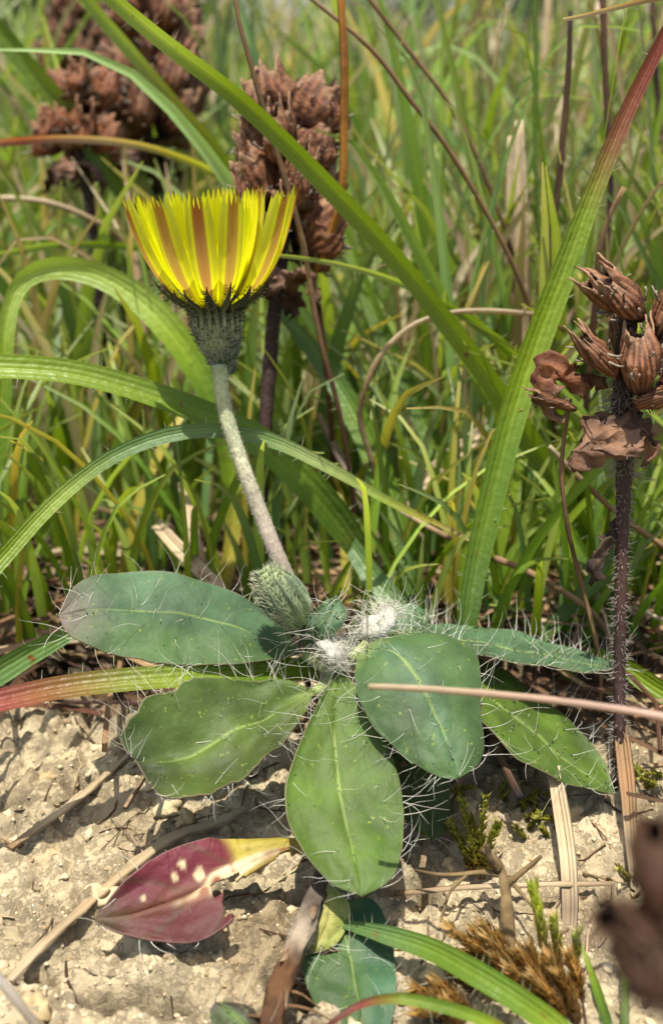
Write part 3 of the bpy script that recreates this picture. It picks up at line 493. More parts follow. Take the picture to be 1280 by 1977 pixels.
LEAVES = [
 ('large bluish green oval leaf under the flower bud', [(585, 1262, 13), (530, 1192, 13.1), (450, 1145, 13.1), (360, 1114, 13.0), (270, 1103, 12.9), (190, 1112, 12.7), (140, 1140, 12.5), (113, 1190, 12.35)],
  [(585, 1262, 13), (500, 1228, 12.9), (420, 1200, 12.8), (330, 1184, 12.65), (250, 1178, 12.5), (180, 1178, 12.4), (113, 1190, 12.35)],
  [(585, 1262, 13), (540, 1272, 12.7), (450, 1284, 12.45), (350, 1286, 12.3), (270, 1275, 12.2), (190, 1254, 12.15), (135, 1228, 12.2), (113, 1190, 12.35)], GL, GL, GL2, 95, TIPR, 1),
 ('scalloped green leaf with a folded end painted dark for shade', [(608, 1338, 12.6), (540, 1315, 12.5), (450, 1308, 12.3), (370, 1316, 12.1), (310, 1335, 11.95), (272, 1368, 11.8), (245, 1400, 11.7), (234, 1428, 11.6), (262, 1470, 11.55)],
  [(608, 1338, 12.6), (540, 1372, 12.3), (460, 1410, 12.05), (390, 1448, 11.85), (330, 1472, 11.75), (290, 1480, 11.65), (262, 1470, 11.55)],
  [(608, 1338, 12.6), (580, 1390, 12.2), (530, 1448, 11.8), (460, 1508, 11.5), (390, 1538, 11.3), (320, 1538, 11.25), (285, 1508, 11.35), (262, 1470, 11.55)], C(94, 118, 46, .40), C(98, 122, 44, .40), GD_, 95, C(60, 70, 44), 2),  # end colour darkened to paint in the shade of the fold
 ('broad green leaf hanging toward the front', [(655, 1285, 12.7), (610, 1365, 12.2), (570, 1455, 11.8), (549, 1530, 11.5), (556, 1590, 11.3), (590, 1655, 11.1), (640, 1705, 10.95), (698, 1730, 10.85)],
  [(655, 1285, 12.7), (645, 1370, 12.25), (648, 1460, 11.9), (660, 1550, 11.55), (680, 1640, 11.2), (698, 1730, 10.85)],
  [(655, 1285, 12.7), (700, 1345, 12.3), (740, 1420, 12), (768, 1495, 11.75), (779, 1570, 11.5), (776, 1640, 11.25), (755, 1700, 11), (698, 1730, 10.85)], GB, GB, C(96, 128, 40, .40), 85, None, 3),
 ('rounded leaf shading the front leaf', [(690, 1262, 12.4), (686, 1310, 12.1), (700, 1370, 11.9), (745, 1430, 11.7), (800, 1475, 11.55), (850, 1500, 11.45), (885, 1502, 11.45)],
  [(690, 1262, 12.4), (755, 1256, 12.2), (800, 1300, 12.0), (835, 1370, 11.8), (865, 1440, 11.6), (885, 1502, 11.45)],
  [(690, 1262, 12.4), (745, 1230, 12.6), (820, 1226, 12.6), (890, 1238, 12.5), (922, 1275, 12.35), (926, 1350, 12.1), (932, 1430, 11.85), (920, 1475, 11.65), (885, 1502, 11.45)], GL2, GL, GL2, 80, None, 4),
 ('narrow leaf reaching towards the dark dead stem', [(745, 1225, 13.0), (840, 1204, 13.4), (930, 1208, 13.6), (1020, 1228, 13.7), (1100, 1252, 13.6), (1160, 1268, 13.5), (1188, 1288, 13.35)],
  [(745, 1225, 13.0), (840, 1224, 13.1), (930, 1238, 13.2), (1020, 1258, 13.25), (1100, 1274, 13.25), (1160, 1284, 13.3), (1188, 1288, 13.35)],
  [(745, 1225, 13.0), (840, 1240, 12.8), (930, 1266, 12.7), (1020, 1282, 12.7), (1100, 1292, 12.8), (1155, 1299, 13.0), (1188, 1288, 13.35)], GL, GL, GL, 130, None, 5),
 ('pointed leaf half in shade below the narrow one', [(860, 1290, 12.9), (935, 1276, 13.2), (1010, 1318, 13.3), (1080, 1372, 13.2), (1135, 1430, 13), (1172, 1485, 12.8), (1186, 1532, 12.6)],
  [(860, 1290, 12.9), (935, 1335, 12.8), (1005, 1392, 12.75), (1070, 1446, 12.7), (1130, 1494, 12.65), (1186, 1532, 12.6)],
  [(860, 1290, 12.9), (915, 1372, 12.4), (965, 1430, 12.3), (1030, 1482, 12.25), (1100, 1512, 12.35), (1150, 1526, 12.45), (1186, 1532, 12.6)], GB, GB, GB, 85, None, 6),
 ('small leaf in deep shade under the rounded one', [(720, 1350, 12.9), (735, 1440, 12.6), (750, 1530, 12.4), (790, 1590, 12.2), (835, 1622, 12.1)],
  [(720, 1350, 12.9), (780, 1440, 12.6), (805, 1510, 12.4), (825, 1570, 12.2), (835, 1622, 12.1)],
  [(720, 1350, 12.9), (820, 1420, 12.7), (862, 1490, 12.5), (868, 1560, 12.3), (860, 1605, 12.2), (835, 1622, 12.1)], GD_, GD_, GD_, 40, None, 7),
 ('young folded leaf at the rosette heart', [(598, 1262, 12.7), (578, 1235, 12.6), (592, 1195, 12.5), (625, 1163, 12.5), (650, 1152, 12.55)],
  [(598, 1262, 12.7), (605, 1225, 12.45), (620, 1200, 12.4), (640, 1175, 12.45), (650, 1152, 12.55)],
  [(598, 1262, 12.7), (635, 1235, 12.4), (662, 1205, 12.35), (668, 1180, 12.4), (650, 1152, 12.55)], GL, GL, GL, 45, None, 8),
 ('pale leaf behind the woolly buds', [(715, 1235, 13.1), (722, 1190, 13.5), (745, 1165, 13.7), (790, 1165, 13.8), (830, 1185, 13.8)],
  [(715, 1235, 13.1), (745, 1205, 13.3), (775, 1190, 13.5), (805, 1185, 13.6), (830, 1185, 13.8)],
  [(715, 1235, 13.1), (760, 1235, 13.1), (800, 1225, 13.3), (825, 1205, 13.5), (830, 1185, 13.8)], GL, GL, GL, 40, None, 9),
 ('dark green lower leaf spreading behind the rootstock', [(660, 1740, 11.5), (615, 1790, 11.3), (582, 1850, 11.0), (600, 1920, 10.7), (650, 1990, 10.4), (700, 2030, 10.2)],
  [(660, 1740, 11.5), (665, 1800, 11.2), (680, 1870, 10.9), (695, 1950, 10.5), (700, 2030, 10.2)],
  [(660, 1740, 11.5), (720, 1738, 11.5), (752, 1800, 11.2), (764, 1880, 10.8), (760, 1960, 10.5), (735, 2010, 10.3), (700, 2030, 10.2)], GL2, GL2, C(74, 116, 78, .42), 40, None, 10),
 ('yellowing leaf behind the rootstock', [(625, 1700, 11.4), (598, 1760, 11.2), (585, 1810, 11.1), (588, 1845, 11.0)],
  [(625, 1700, 11.4), (635, 1760, 11.2), (615, 1815, 11.05), (588, 1845, 11.0)],
  [(625, 1700, 11.4), (668, 1735, 11.3), (672, 1780, 11.2), (645, 1825, 11.05), (588, 1845, 11.0)], C(168, 160, 80), C(175, 168, 90), C(140, 145, 70), 12, C(120, 110, 60), 11),
 ('small dark toothed leaf at the foot of the rootstock', [(500, 2020, 10.0), (470, 2000, 10.0), (420, 1990, 10.0), (405, 1955, 10.1), (415, 1935, 10.15)],
  [(500, 2020, 10.0), (480, 1985, 10.0), (455, 1962, 10.05), (435, 1945, 10.1), (415, 1935, 10.15)],
  [(500, 2020, 10.0), (506, 1975, 10.1), (490, 1948, 10.15), (460, 1936, 10.2), (415, 1935, 10.15)], C(80, 90, 55), C(95, 120, 60), C(70, 60, 50), 12, C(80, 55, 60), 12),
]
for lab, A, M, B, ca, cm, cb, nh, tip, sd in LEAVES:
    mb = MB(); S = loft(mb, A, M, B, ca, cm, cb, rim=RIM, seed=sd, ctip=tip, cbase=YB, teeth=.26 if sd in (2, 12) else .06, wave=.09 if sd == 2 else .05)
    o = build('leaf', mb, M_leaf, hawk, solid=.018); o['label'] = lab
    hb = leaf_hairs(S, int(nh * 1.0), edge=.6 if sd not in (5, 9) else .7)
    build('leaf_hairs', hb, M_hair, o, kind='stuff')
# petioles tying every leaf into the crown
for (a, b, r) in (((585, 1262, 13), (650, 1292, 12.9), .10), ((608, 1338, 12.6), (655, 1300, 12.9), .11), ((655, 1285, 12.7), (652, 1300, 12.95), .12), ((690, 1262, 12.4), (655, 1295, 12.9), .12),
                  ((745, 1225, 13), (660, 1290, 12.95), .10), ((860, 1290, 12.9), (660, 1298, 13), .09), ((720, 1350, 12.9), (660, 1305, 13), .09), ((598, 1262, 12.7), (648, 1290, 12.9), .12), ((715, 1235, 13.1), (655, 1290, 13), .09),
                  ((660, 1740, 11.5), (625, 1690, 11.6), .06), ((500, 2020, 10), (530, 1990, 10), .06), ((625, 1700, 11.4), (622, 1690, 11.5), .06)):
    mb = MB(); mb.tube(crom([P(*a), P(*a).lerp(P(*b), .5) - Vector((0, 0, .03)), P(*b)], 8), [r * .6, r], [YB, C(190, 190, 150)], 8); build('leaf_stalk', mb, M_fuzz, hawk)
# felted crown where the leaves meet
mb = MB(); mb.tube(crom([P(648, 1255, 12.75), P(652, 1290, 12.95), P(655, 1335, 13.0)], 8), [.12, .22, .16], [C(200, 205, 165), C(170, 170, 130), BR], 12, rough=.5); build('crown', mb, M_fuzz, hawk)
wool = [([(630, 1236, 12.62), (645, 1255, 12.5), (664, 1276, 12.45)], .15, 260), ([(698, 1226, 12.6), (728, 1208, 12.6), (758, 1176, 12.7)], .14, 220)]
for q, r, n in wool:
    wp = crom([P(*k) for k in q], 14); mb = MB(); mb.tube(wp, [r * .5, r * .95, r, r * .85, r * .95, r * .8, r * .35], [C(220, 215, 190, .5), C(236, 232, 215, .56), C(225, 220, 200, .52)], 18, rough=.6)
    o = build('woolly_bud', mb, M_fuzz, hawk); hb = MB()
    c0 = None
    for _ in range(n * 2):
        d = Vector([random.gauss(0, 1) for _ in range(3)]).normalized()
        c0 = wp[random.randrange(14)]; hb.hair(c0 + d * r * .85, d * .15 + Vector([random.gauss(0, .7) for _ in range(3)]), random.uniform(.10, .22), .0034, jit(C(240, 236, 220, .75), .2), n=5, curl=1.6)
    for _ in range(int(n * .4)):
        d = Vector((random.uniform(-1, 1), random.uniform(-1, .5), random.uniform(-.2, 1))).normalized()
        c0 = wp[random.randrange(14)]; hb.hair(c0 + d * r * .7, d + Vector((0, 0, .5)), random.uniform(.2, .5), .0038, jit(HW, .1), bend=Vector([random.uniform(-1.3, 1.3) for _ in range(3)]), n=7, curl=.5)
    build('wool_hairs', hb, M_hair, o, kind='stuff')
# flower stalk
sp = [(424, 705, 13.05), (428, 745, 13.05), (437, 800, 13.05), (455, 860, 13.05), (478, 925, 13.0), (503, 990, 13.0), (528, 1055, 12.95), (555, 1118, 12.95), (585, 1185, 12.95), (612, 1240, 12.95), (645, 1285, 12.95)]
path = crom([P(*q) for q in sp], 60); mb = MB()
mb.tube(path, [.09, .086, .086, .086, .088, .09, .092, .095, .1, .1, .1], [C(172, 182, 132), C(188, 194, 148), C(192, 194, 154), C(188, 184, 152), C(186, 176, 152), C(180, 164, 146), C(172, 154, 138), C(168, 162, 126), C(172, 180, 124), YB], 14, rough=.06)
stalk = build('flower_stalk', mb, M_fuzz, hawk); hb = MB()
for _ in range(3000):
    i = random.randrange(len(path) - 1); p = path[i].lerp(path[i + 1], random.random()); t = (path[i + 1] - path[i]).normalized()
    d = Vector([random.gauss(0, 1) for _ in range(3)]); d = (d - t * d.dot(t)).normalized(); dark = random.random() < .12
    hb.hair(p + d * .086, d + t * random.uniform(-.6, .6), random.uniform(.012, .042), .0026, C(70, 62, 50) if dark else jit(C(200, 196, 165, .7), .2), n=3, curl=.6)
build('stalk_felt', hb, M_hair, stalk, kind='stuff')
# bud
def egg(path, rad, cols, ns=22, rough=.05):
    mb = MB(); mb.tube(path, rad, cols, ns, rough=rough); return mb
bp_ = crom([P(598, 1222, 12.75), P(572, 1195, 12.6), P(545, 1160, 12.5), (P(520, 1118, 12.45)), P(508, 1098, 12.45)], 22)
bc = [C(190, 200, 140), C(165, 182, 112), C(150, 170, 115), C(128, 146, 108), C(150, 165, 120), C(160, 175, 120)]
bud = build('flower_bud', egg(bp_, [.08, .10, .17, .215, .22, .185, .08], bc), M_fuzz, hawk); hb = MB()
for _ in range(2600):
    i = random.randrange(3, len(bp_) - 1); p = bp_[i]; t = (bp_[i] - bp_[i - 1]).normalized(); d = Vector([random.gauss(0, 1) for _ in range(3)]); d = (d - t * d.dot(t)).normalized()
    r = ramp([.08, .10, .17, .215, .22, .185, .08], i / (len(bp_) - 1)); dark = random.random() < .30 * sstep(4, 12, i)
    hb.hair(p + d * r * .98, d * .6 + t * .9, random.uniform(.05, .12), .004, C(40, 42, 36) if dark else jit(C(222, 226, 190, .85), .15), n=3, curl=.4)
build('bud_hairs', hb, M_hair, bud, kind='stuff')
for k in range(9):
    a = k / 9 * 6.283; mb = MB(); pts = []
    for i in range(4, 22, 3):
        t = (bp_[min(i + 1, 21)] - bp_[i - 1]).normalized(); x = t.cross(Vector((0, 1, 0))).normalized(); y = t.cross(x)
        r = ramp([.08, .10, .17, .215, .22, .185, .08], i / 21) + .006; pts.append(bp_[i] + (x * math.cos(a) + y * math.sin(a)) * r)
    cc = sum(bp_, Vector()) / len(bp_)
    mb.tube(crom(pts, 12), [.05, .085, .09, .07, .03], [bc[1], bc[2], C(120, 138, 100), C(110, 128, 100), C(150, 160, 110)], 6, flat=.10); build('bract', mb, M_fuzz, bud)
# flower head
AX = Vector((-.035, .10, 1)).normalized(); FC = P(418, 597, 13.0)          # where the rays leave the cup
fx = Vector((1, 0, 0)); fx = (fx - AX * fx.dot(AX)).normalized(); fy = AX.cross(fx)
def FP(a, r, z, off=Vector((0, 0, 0))): return FC + (fx * math.sin(a) - fy * math.cos(a)) * r + AX * z + off   # a = 0 faces the camera
cup_p = crom([FP(0, 0, -.76, fx * .05), FP(0, 0, -.64, fx * .035), FP(0, 0, -.5, fx * .02), FP(0, 0, -.3), FP(0, 0, -.1), FP(0, 0, .06), FP(0, 0, .16)], 26)
cup_r = [.10, .115, .145, .175, .205, .235, .26, .275, .28, .278, .275, .27, .265, .29]
CG = C(152, 160, 118); CDk = C(104, 112, 70)
mb = MB(); mb.tube(cup_p, cup_r, [C(150, 160, 115), C(140, 152, 104), C(126, 138, 110), CG, CG, CG, CDk, C(66, 72, 40)], 28, rough=.06)
head = build('flower_head', mb, M_fuzz, hawk); hb = MB(); HBK = C(30, 29, 24)
for _ in range(4200):
    s = random.random(); i = min(24, int(s * 25)); p = cup_p[i].lerp(cup_p[i + 1], random.random()); a = random.uniform(0, 6.283); d = fx * math.sin(a) - fy * math.cos(a); r = ramp(cup_r, s)
    dark = random.random() < .25 + .4 * sstep(.25, .8, s)
    hb.hair(p + d * r * .98, d * .9 + AX * random.uniform(-.2, .9) + Vector([random.gauss(0, .25) for _ in range(3)]), random.uniform(.04, .10) if dark else random.uniform(.03, .07), 0.004 if dark else .003, HBK if dark else jit(C(205, 210, 195, .75), .15), n=3)
build('cup_hairs', hb, M_hair, head, kind='stuff')
for k in range(21):                                     # involucral bracts spreading under the rays
    a = k / 21 * 6.283 + .12 + random.uniform(-.06, .06); mb = MB(); fr = random.uniform(.55, 1.0)
    prof = [(.27, -.28), (.28, -.12), (.28, 0), (.37, .075), (.48, .14), (.40 + .22 * fr, .10 + .16 * fr), (.36 + .34 * fr, .10 + .28 * fr)]
    pts = [FP(a + .03 * i * (k % 3 - 1), r + .012, z) for i, (r, z) in enumerate(prof)]; pth = crom(pts, 16)
    mb.tube(pth, [.012, .03, .036, .033, .022, .005], [CG, CG, CDk, C(74, 80, 40), C(60, 62, 34), C(110, 70, 48)], 6, flat=.5)
    b = build('bract', mb, M_fuzz, head); hb = MB()
    for _ in range(150):
        i = random.randrange(3, 15); p = pth[i]; t = (pth[i + 1] - pth[i - 1]).normalized(); d = Vector([random.gauss(0, 1) for _ in range(3)]); d = (d - t * d.dot(t)).normalized()
        hb.hair(p + d * .035, d + t * .5, random.uniform(.035, .07), .0032, HBK if random.random() < .85 else C(200, 200, 180), n=3)
    for f_i in range(len(hb.v)): pass
    mbh = build('bract_hairs', hb, M_hair, head, kind='stuff')
YP = C(247, 243, 28, .95); YD = C(240, 226, 16, .92); BRN = C(188, 134, 100, .85); BRD = C(160, 76, 46, .8); OL = C(206, 200, 66, .82)
def petal(a, prof, wmax, stripe, lean=0.0, tipz=1.0, seed=0):
    mb = MB(); nv = 26; us = [k / 10 - 1 for k in range(21)]
    cen = [FP(a + lean * (i / (len(prof) - 1)) ** 1.3, r, z * tipz) for i, (r, z) in enumerate(prof)]
    path = crom(cen, nv); rows = []
    for i, p in enumerate(path):
        s = i / (nv - 1); t = (path[min(i + 1, nv - 1)] - path[max(i - 1, 0)]).normalized(); outw = (p - FC); outw = outw - AX * outw.dot(AX)
        outw = outw.normalized() if outw.length > .01 else -fy
        side = outw.cross(t).normalized(); nn = side.cross(t).normalized(); nn = nn if nn.dot(outw) > 0 else -nn
        hw = wmax * .5 * (.30 + .70 * sstep(0, .6, s)) * (1 - .10 * sstep(.85, 1, s)); row = []
        for u in us:
            q = p + side * u * hw - nn * (.42 * hw * u * u) + nn * .025 * math.cos(u * 9.42) * hw * 3 * s * .6
            if s > .85:      # five blunt teeth at the tip
                tooth = 1 - abs(((u + 1) / .4 % 1) * 2 - 1); q = q + t * (s - .85) / .15 * (.15 * (tooth - .5) - .03 * u * u + .02 * nz(seed * 3.1, u * 3))
            c = mixc(YD, YP, sstep(0, .35, s)); e = abs(u)
            k = stripe * sstep(.62, .30, e) * sstep(.08, .34, s); c = mixc(c, mixc(BRN, BRD, sstep(.55, 1, s)), k)
            if stripe > .3: c = mixc(c, OL, .8 * sstep(.45, .65, e) * sstep(.2, .5, s) * (1 - k))
            row.append(mb.add(q, c, (u * .5 + .5, s * 1.4)))
        rows.append(row)
    mb.grid(rows); return mb
OUT = [(.18, -.02), (.30, .06), (.48, .18), (.66, .38), (.80, .62), (.90, .88), (.98, 1.16), (1.01, 1.28)]
MID = [(.17, -.02), (.26, .08), (.40, .22), (.55, .44), (.67, .68), (.76, .92), (.82, 1.18), (.84, 1.30)]
INN = [(.10, .0), (.17, .10), (.25, .25), (.33, .42), (.39, .6), (.44, .76), (.47, .90), (.49, .97)]
CEN = [(.05, .0), (.08, .10), (.12, .22), (.16, .34), (.20, .46), (.23, .56), (.25, .64), (.26, .68)]
outer = [(-63, .36, .9, -.02), (-27, .33, .85, -.03), (-2, .31, .95, 0), (20, .28, .85, .02), (58, .40, .85, .10)] + [(92 + 29 * i, .36, .8, 0) for i in range(7)]
for i, (dg, wd, st, ln) in enumerate(outer): build('ray_floret', petal(R(dg), OUT, wd, st, ln, random.uniform(.95, 1.03), i), M_petal, head)
for i, dg in enumerate([-168, -140, -112, -88, -44, -15, 9, 33, 72, 92, 118, 145, 170]):
    dg += random.uniform(-3, 3)
    build('ray_floret', petal(R(dg), MID, random.uniform(.24, .30), .10 if dg != 9 else .4, random.uniform(-.05, .05), random.uniform(.90, 1.03), 20 + i), M_petal, head)
for i in range(14): build('ray_floret', petal(R(i * 25.7 + 8), INN, .28, .15, random.uniform(-.08, .08), random.uniform(.95, 1.05), 40 + i), M_petal, head)
for i in range(9): build('ray_floret', petal(R(i * 40), CEN, .2, .05, random.uniform(-.1, .1), random.uniform(.9, 1.05), 60 + i), M_petal, head)
# old woody rootstock
rp = crom([P(652, 1320, 12.95), P(650, 1480, 12.5), P(640, 1600, 12.0), P(625, 1690, 11.55), P(596, 1765, 11.1), (P(566, 1840, 10.7)), P(540, 1905, 10.3), P(528, 1960, 10.05), P(524, 2010, 9.85), P(524, 2070, 9.7) - Vector((0, 0, .2))], 70)
mb = MB(); mb.tube(rp, [.12, .10, .09, .09, .09, .10, .10, .11, .095, .105, .10, .11], [YB, C(120, 110, 80), BR, C(58, 50, 46), C(70, 62, 56), C(112, 102, 92), C(80, 70, 62), C(112, 98, 84), C(168, 152, 128), C(96, 66, 42), C(104, 74, 48), C(70, 46, 32), C(120, 92, 66)], 22, rough=.5)
root = build('rootstock', mb, M_bark, hawk)
for k in range(10):                                     # dry scales wrapped round it
    i = 30 + k * 3; p = rp[i]; a = k * 2.4; t = (rp[i + 1] - rp[i - 1]).normalized(); x = t.orthogonal().normalized(); y = t.cross(x); d = x * math.cos(a) + y * math.sin(a); mb = MB()
    pts = [p - t * .12 + d * .08, p + d * .105, p + t * .08 + d * .115, p + t * .14 + d * (.13 + .03 * (k % 3))]
    blade(mb, pts, [.03, .045, .03, .005], [C(100, 74, 52), C(150, 122, 92), C(175, 150, 118)], n=8, face=p + d * 5, fold=-.4); build('scale', mb, M_dry, root)
for k in range(7):
    mb = MB(); i = 56 + k * 2; i = min(i, 68); p = rp[i]; d = Vector((random.uniform(-1, 1), random.uniform(-.8, .3), -.3))
    e = p + d.normalized() * random.uniform(.4, .9); e.z = GM(e.x, e.y) - .05; mb.tube(crom([p, p.lerp(e, .5) + Vector((0, 0, .08)), e], 10), [.022, .012, .008], [BR, TN], 5); build('rootlet', mb, M_bark, root)
# withered purple leaf
PU = C(126, 50, 60, .46); PU2 = C(116, 60, 58, .43); mb = MB()
A = [(578, 1622, 11.75), (500, 1622, 11.7), (430, 1622, 11.6), (390, 1621, 11.5), (310, 1650, 11.35), (250, 1692, 11.2), (212, 1735, 11.1), (184, 1776, 11.0)]
M = [(578, 1632, 11.7), (520, 1650, 11.55), (450, 1685, 11.4), (380, 1720, 11.25), (310, 1748, 11.15), (240, 1768, 11.05), (184, 1776, 11.0)]
B = [(578, 1640, 11.68), (535, 1682, 11.4), (500, 1715, 11.2), (482, 1732, 11.1), (440, 1790, 10.95), (380, 1818, 10.9), (310, 1820, 10.9), (240, 1806, 10.95), (205, 1792, 10.98), (184, 1776, 11.0)]
S = loft(mb, A, M, B, PU, C(124, 74, 58, .5), PU2, rim=C(160, 130, 120), seed=21, teeth=.05, wave=.06, ctip=C(86, 78, 56), nv=110, nu=22, groove=.04)
YLW = C(178, 160, 66); PAP = C(214, 194, 150)
nk = 45; kill = set()
for i in range(110):
    s = i / 109
    for k in range(nk):
        v = i * nk + k; u = mb.u[v][0] * 2 - 1; p = mb.v[v]
        n1 = nz(p.x * 3.2, p.y * 3.2, p.z * 3.2); pap = sstep(.12, -.02, abs(u - .05 + .12 * n1) - .24 * sstep(.62, .34, s) * (.35 + .65 * sstep(.02, .2, s)) + .02) * sstep(.64, .54, s + .08 * n1)
        mb.c[v] = mixc(mb.c[v], YLW, sstep(.40, .30, s + .06 * n1) * (1 if u < 0 else .6)); mb.c[v] = mixc(mb.c[v], mixc(PAP, C(150, 100, 72), sstep(.0, .35, nz(p.x * 7, p.y * 7, p.z * 7))), pap)
        if s < .42 + .08 * nz(u * 6, 3.3) and u > .30 + .30 * n1 + .25 * s and s > .06: kill.add(v)
        if ((s - .40) / .055) ** 2 + ((u - .16) / .13) ** 2 < 1 + 2.2 * nz(p.x * 9, p.y * 9, p.z * 9): kill.add(v)
        for (hs, hu, hr) in ((.56, -.62, .036), (.61, -.45, .032), (.77, -.32, .026), (.5, -.25, .05)):
            mb.c[v] = mixc(mb.c[v], PAP, sstep(1.5, .7, math.sqrt((s - hs) ** 2 + ((u - hu) * .16) ** 2) / (hr * .42) + .9 * nz(p.x * 14, p.y * 14, p.z * 14)))
mb.f = [f for f in mb.f if not any(v in kill for v in f)]
pl = build('leaf', mb, M_purple, hawk, solid=.03); pl['label'] = 'withered purple leaf with torn papery middle'
hb = leaf_hairs(S, 14, long=.4, edge=.6, dots=False, rad=.005, smin=.5); build('leaf_hairs', hb, M_hair, pl, kind='stuff')
mb = MB(); mb.tube(crom([P(570, 1632, 11.7), P(600, 1650, 11.75), P(625, 1680, 11.75), P(634, 1660, 11.8)], 10), [.09, .08, .07], [YLW, C(160, 150, 70), BR], 8, flat=.6); build('leaf_stalk', mb, M_fuzz, hawk)

# ------------------------------------------------------------------ dead seed heads
def calyx_mesh(name, seed, long=1.0, wide=.46, red=0.0, dark=0.0):
    """two-lipped ribbed dry calyx, base at the origin, mouth along +Z; unit length 1 cm"""
    rnd = random.Random(seed); mb = MB(); nt_, nz_ = 64, 16; rows = []
    pk = lambda a, h, w_: (a + rnd.uniform(-.12, .12), h * rnd.uniform(.90, 1.06), w_ * rnd.uniform(.8, 1.2), rnd.uniform(-.10, .16))
    peaks = [pk(0, 1.0, .5), pk(.75, .92, .42), pk(-.75, .9, .42), pk(math.pi - .45, 1.05, .5), pk(math.pi + .45, 1.0, .5)]
    for j in range(nz_ + 1):
        v = j / nz_; row = []
        for k in range(nt_):
            a = 2 * math.pi * k / nt_; h = .74 + .04 * nz(math.cos(a) * 4 + seed, math.sin(a) * 4, 1); fl = 0
            for pa, ph, pw, pf in peaks:
                da = abs((a - pa + math.pi) % (2 * math.pi) - math.pi); hh = .74 + (ph - .74) * max(0, 1 - da / pw) ** 1.1
                if hh > h: h = hh; fl = pf
            z = v * h * long; r = wide * (.24 + .76 * math.sin(min(1, v * 1.3 + .10) * math.pi * .60)) * (1 - .42 * sstep(.55, 1, v) + fl * sstep(.75, 1, v) * 2.0)
            rib = math.cos(a * 19 + .6 * math.sin(a * 3)); r *= (1 + .028 * rib * sstep(.05, .3, v)) * (1 + .18 * nz(math.cos(a) * 2 + seed, math.sin(a) * 2, v * 3) + .07 * nz(math.cos(a) * 6 + seed, math.sin(a) * 6, v * 7))
            x = math.cos(a) * r * .46; y = math.sin(a) * r
            c = mixc(mixc(C(92, 54, 36), C(176, 118, 78), (.5 + .5 * rib) * .85), C(40, 22, 16), dark); c = mixc(c, C(58, 34, 28), sstep(.42, 0, v)); c = mixc(c, C(205, 165, 130), .7 * sstep(.72, 1, v) * (1 - dark)); c = mixc(c, C(192, 142, 104), .5 * sstep(.1, .5, nz(math.cos(a) * 2.2 + seed * 5, math.sin(a) * 2.2, v * 2.5 + 9)) * (1 - dark)); c = mixc(c, C(58, 38, 30), .7 * max(0, nz(math.cos(a) * 3 + seed * 2, math.sin(a) * 3, v * 4))); c = mixc(c, C(165, 92, 46), red)
            row.append(mb.add((x, y, z), jit(c, .10), (k / nt_, v)))
        row.append(row[0]); rows.append(row)
    mb.grid(rows)
    for _ in range(12):                                 # pale bristles on the ribs
        p = mb.v[random.randrange(nt_ * 2, nt_ * 13)]; d = Vector((p.x * 2, p.y, .05)).normalized() + Vector([random.gauss(0, .3) for _ in range(3)])
        mb.hair(p, d, random.uniform(.08, .22), .0026, C(165, 148, 128), bend=Vector((0, 0, .8)), n=4, curl=.5)
    me = mb.mesh(name, Vector((0, 0, 0))); me.materials.append(M_dry); return me
CAL = [calyx_mesh('calyx', s, long=1.0 + .06 * (s % 3), wide=.42 + .03 * (s % 4)) for s in range(5)]
CAL_SHADE = [calyx_mesh('calyx', s + 40, dark=.75) for s in range(3)]  # shade on the near head is painted in by darkening the calyx colour
CALR = [calyx_mesh('calyx', s + 20, red=.35) for s in range(2)]
def put_calyx(parent, p, d, size, var, roll=0.0, wide=1.0, hint=None):
    M = frame(d, hint) @ Matrix.Rotation(roll, 4, 'Z') @ Matrix.Diagonal((size * wide, size * wide, size, 1)); M.translation = p
    o = inst('calyx', var, M, parent); m = o.modifiers.new('thickness', 'SOLIDIFY'); m.thickness = .02 * K; return o
def dry_bract(parent, pts, hw, cols, face, fold=-.3, name='bract'):
    mb = MB(); nu = 13; blade(mb, pts, hw, cols, n=34, face=face, fold=fold, us=[k / 6 - 1 for k in range(nu)]); sd = random.uniform(0, 40)
    for i in range(34):
        for k in range(nu):
            j = i * nu + k; e = abs(k / 6 - 1); mid_ = mb.v[i * nu + 6]
            mb.v[j] = mb.v[j] + (mb.v[j] - mid_) * (.55 * e * nz(i * .45 + sd, k // 7 * 9.0, sd)); cr = nz(mb.v[j].x * 9, mb.v[j].y * 9, mb.v[j].z * 9)
            mb.c[j] = mixc(mb.c[j], C(200, 160, 130), .5 * max(0, cr)) if cr > 0 else mixc(mb.c[j], C(50, 32, 28), -.8 * cr)
    for i, p in enumerate(mb.v): mb.v[i] = p + Vector((nz(p.x * 9, p.y * 9, p.z * 9), nz(p.y * 9, p.z * 9, p.x * 9 + 3), nz(p.z * 9, p.x * 9, p.y * 9 + 6))) * .09
    for i, p in enumerate(mb.v): mb.v[i] = p + Vector((nz(p.x * 4, p.y * 4, p.z * 4), nz(p.y * 4, p.z * 4, p.x * 4 + 3), nz(p.z * 4, p.x * 4, p.y * 4 + 6))) * .10 * (hw if isinstance(hw, float) else max(hw)) / .2
    return build(name, mb, M_dry, parent, solid=.012)
def stem_hairs(parent, path, n, r, L=.10, c=C(205, 195, 180)):
    hb = MB()
    for _ in range(n):
        i = random.randrange(len(path) - 1); p = path[i].lerp(path[i + 1], random.random()); t = (path[i + 1] - path[i]).normalized(); d = Vector([random.gauss(0, 1) for _ in range(3)]); d = (d - t * d.dot(t)).normalized()
        hb.hair(p + d * r * .9, d + t * random.uniform(-.4, .9), L * random.uniform(.5, 1.3), .0045, jit(c, .15), n=4, curl=.6)
    return build('stem_hairs', hb, M_hair, parent, kind='stuff')
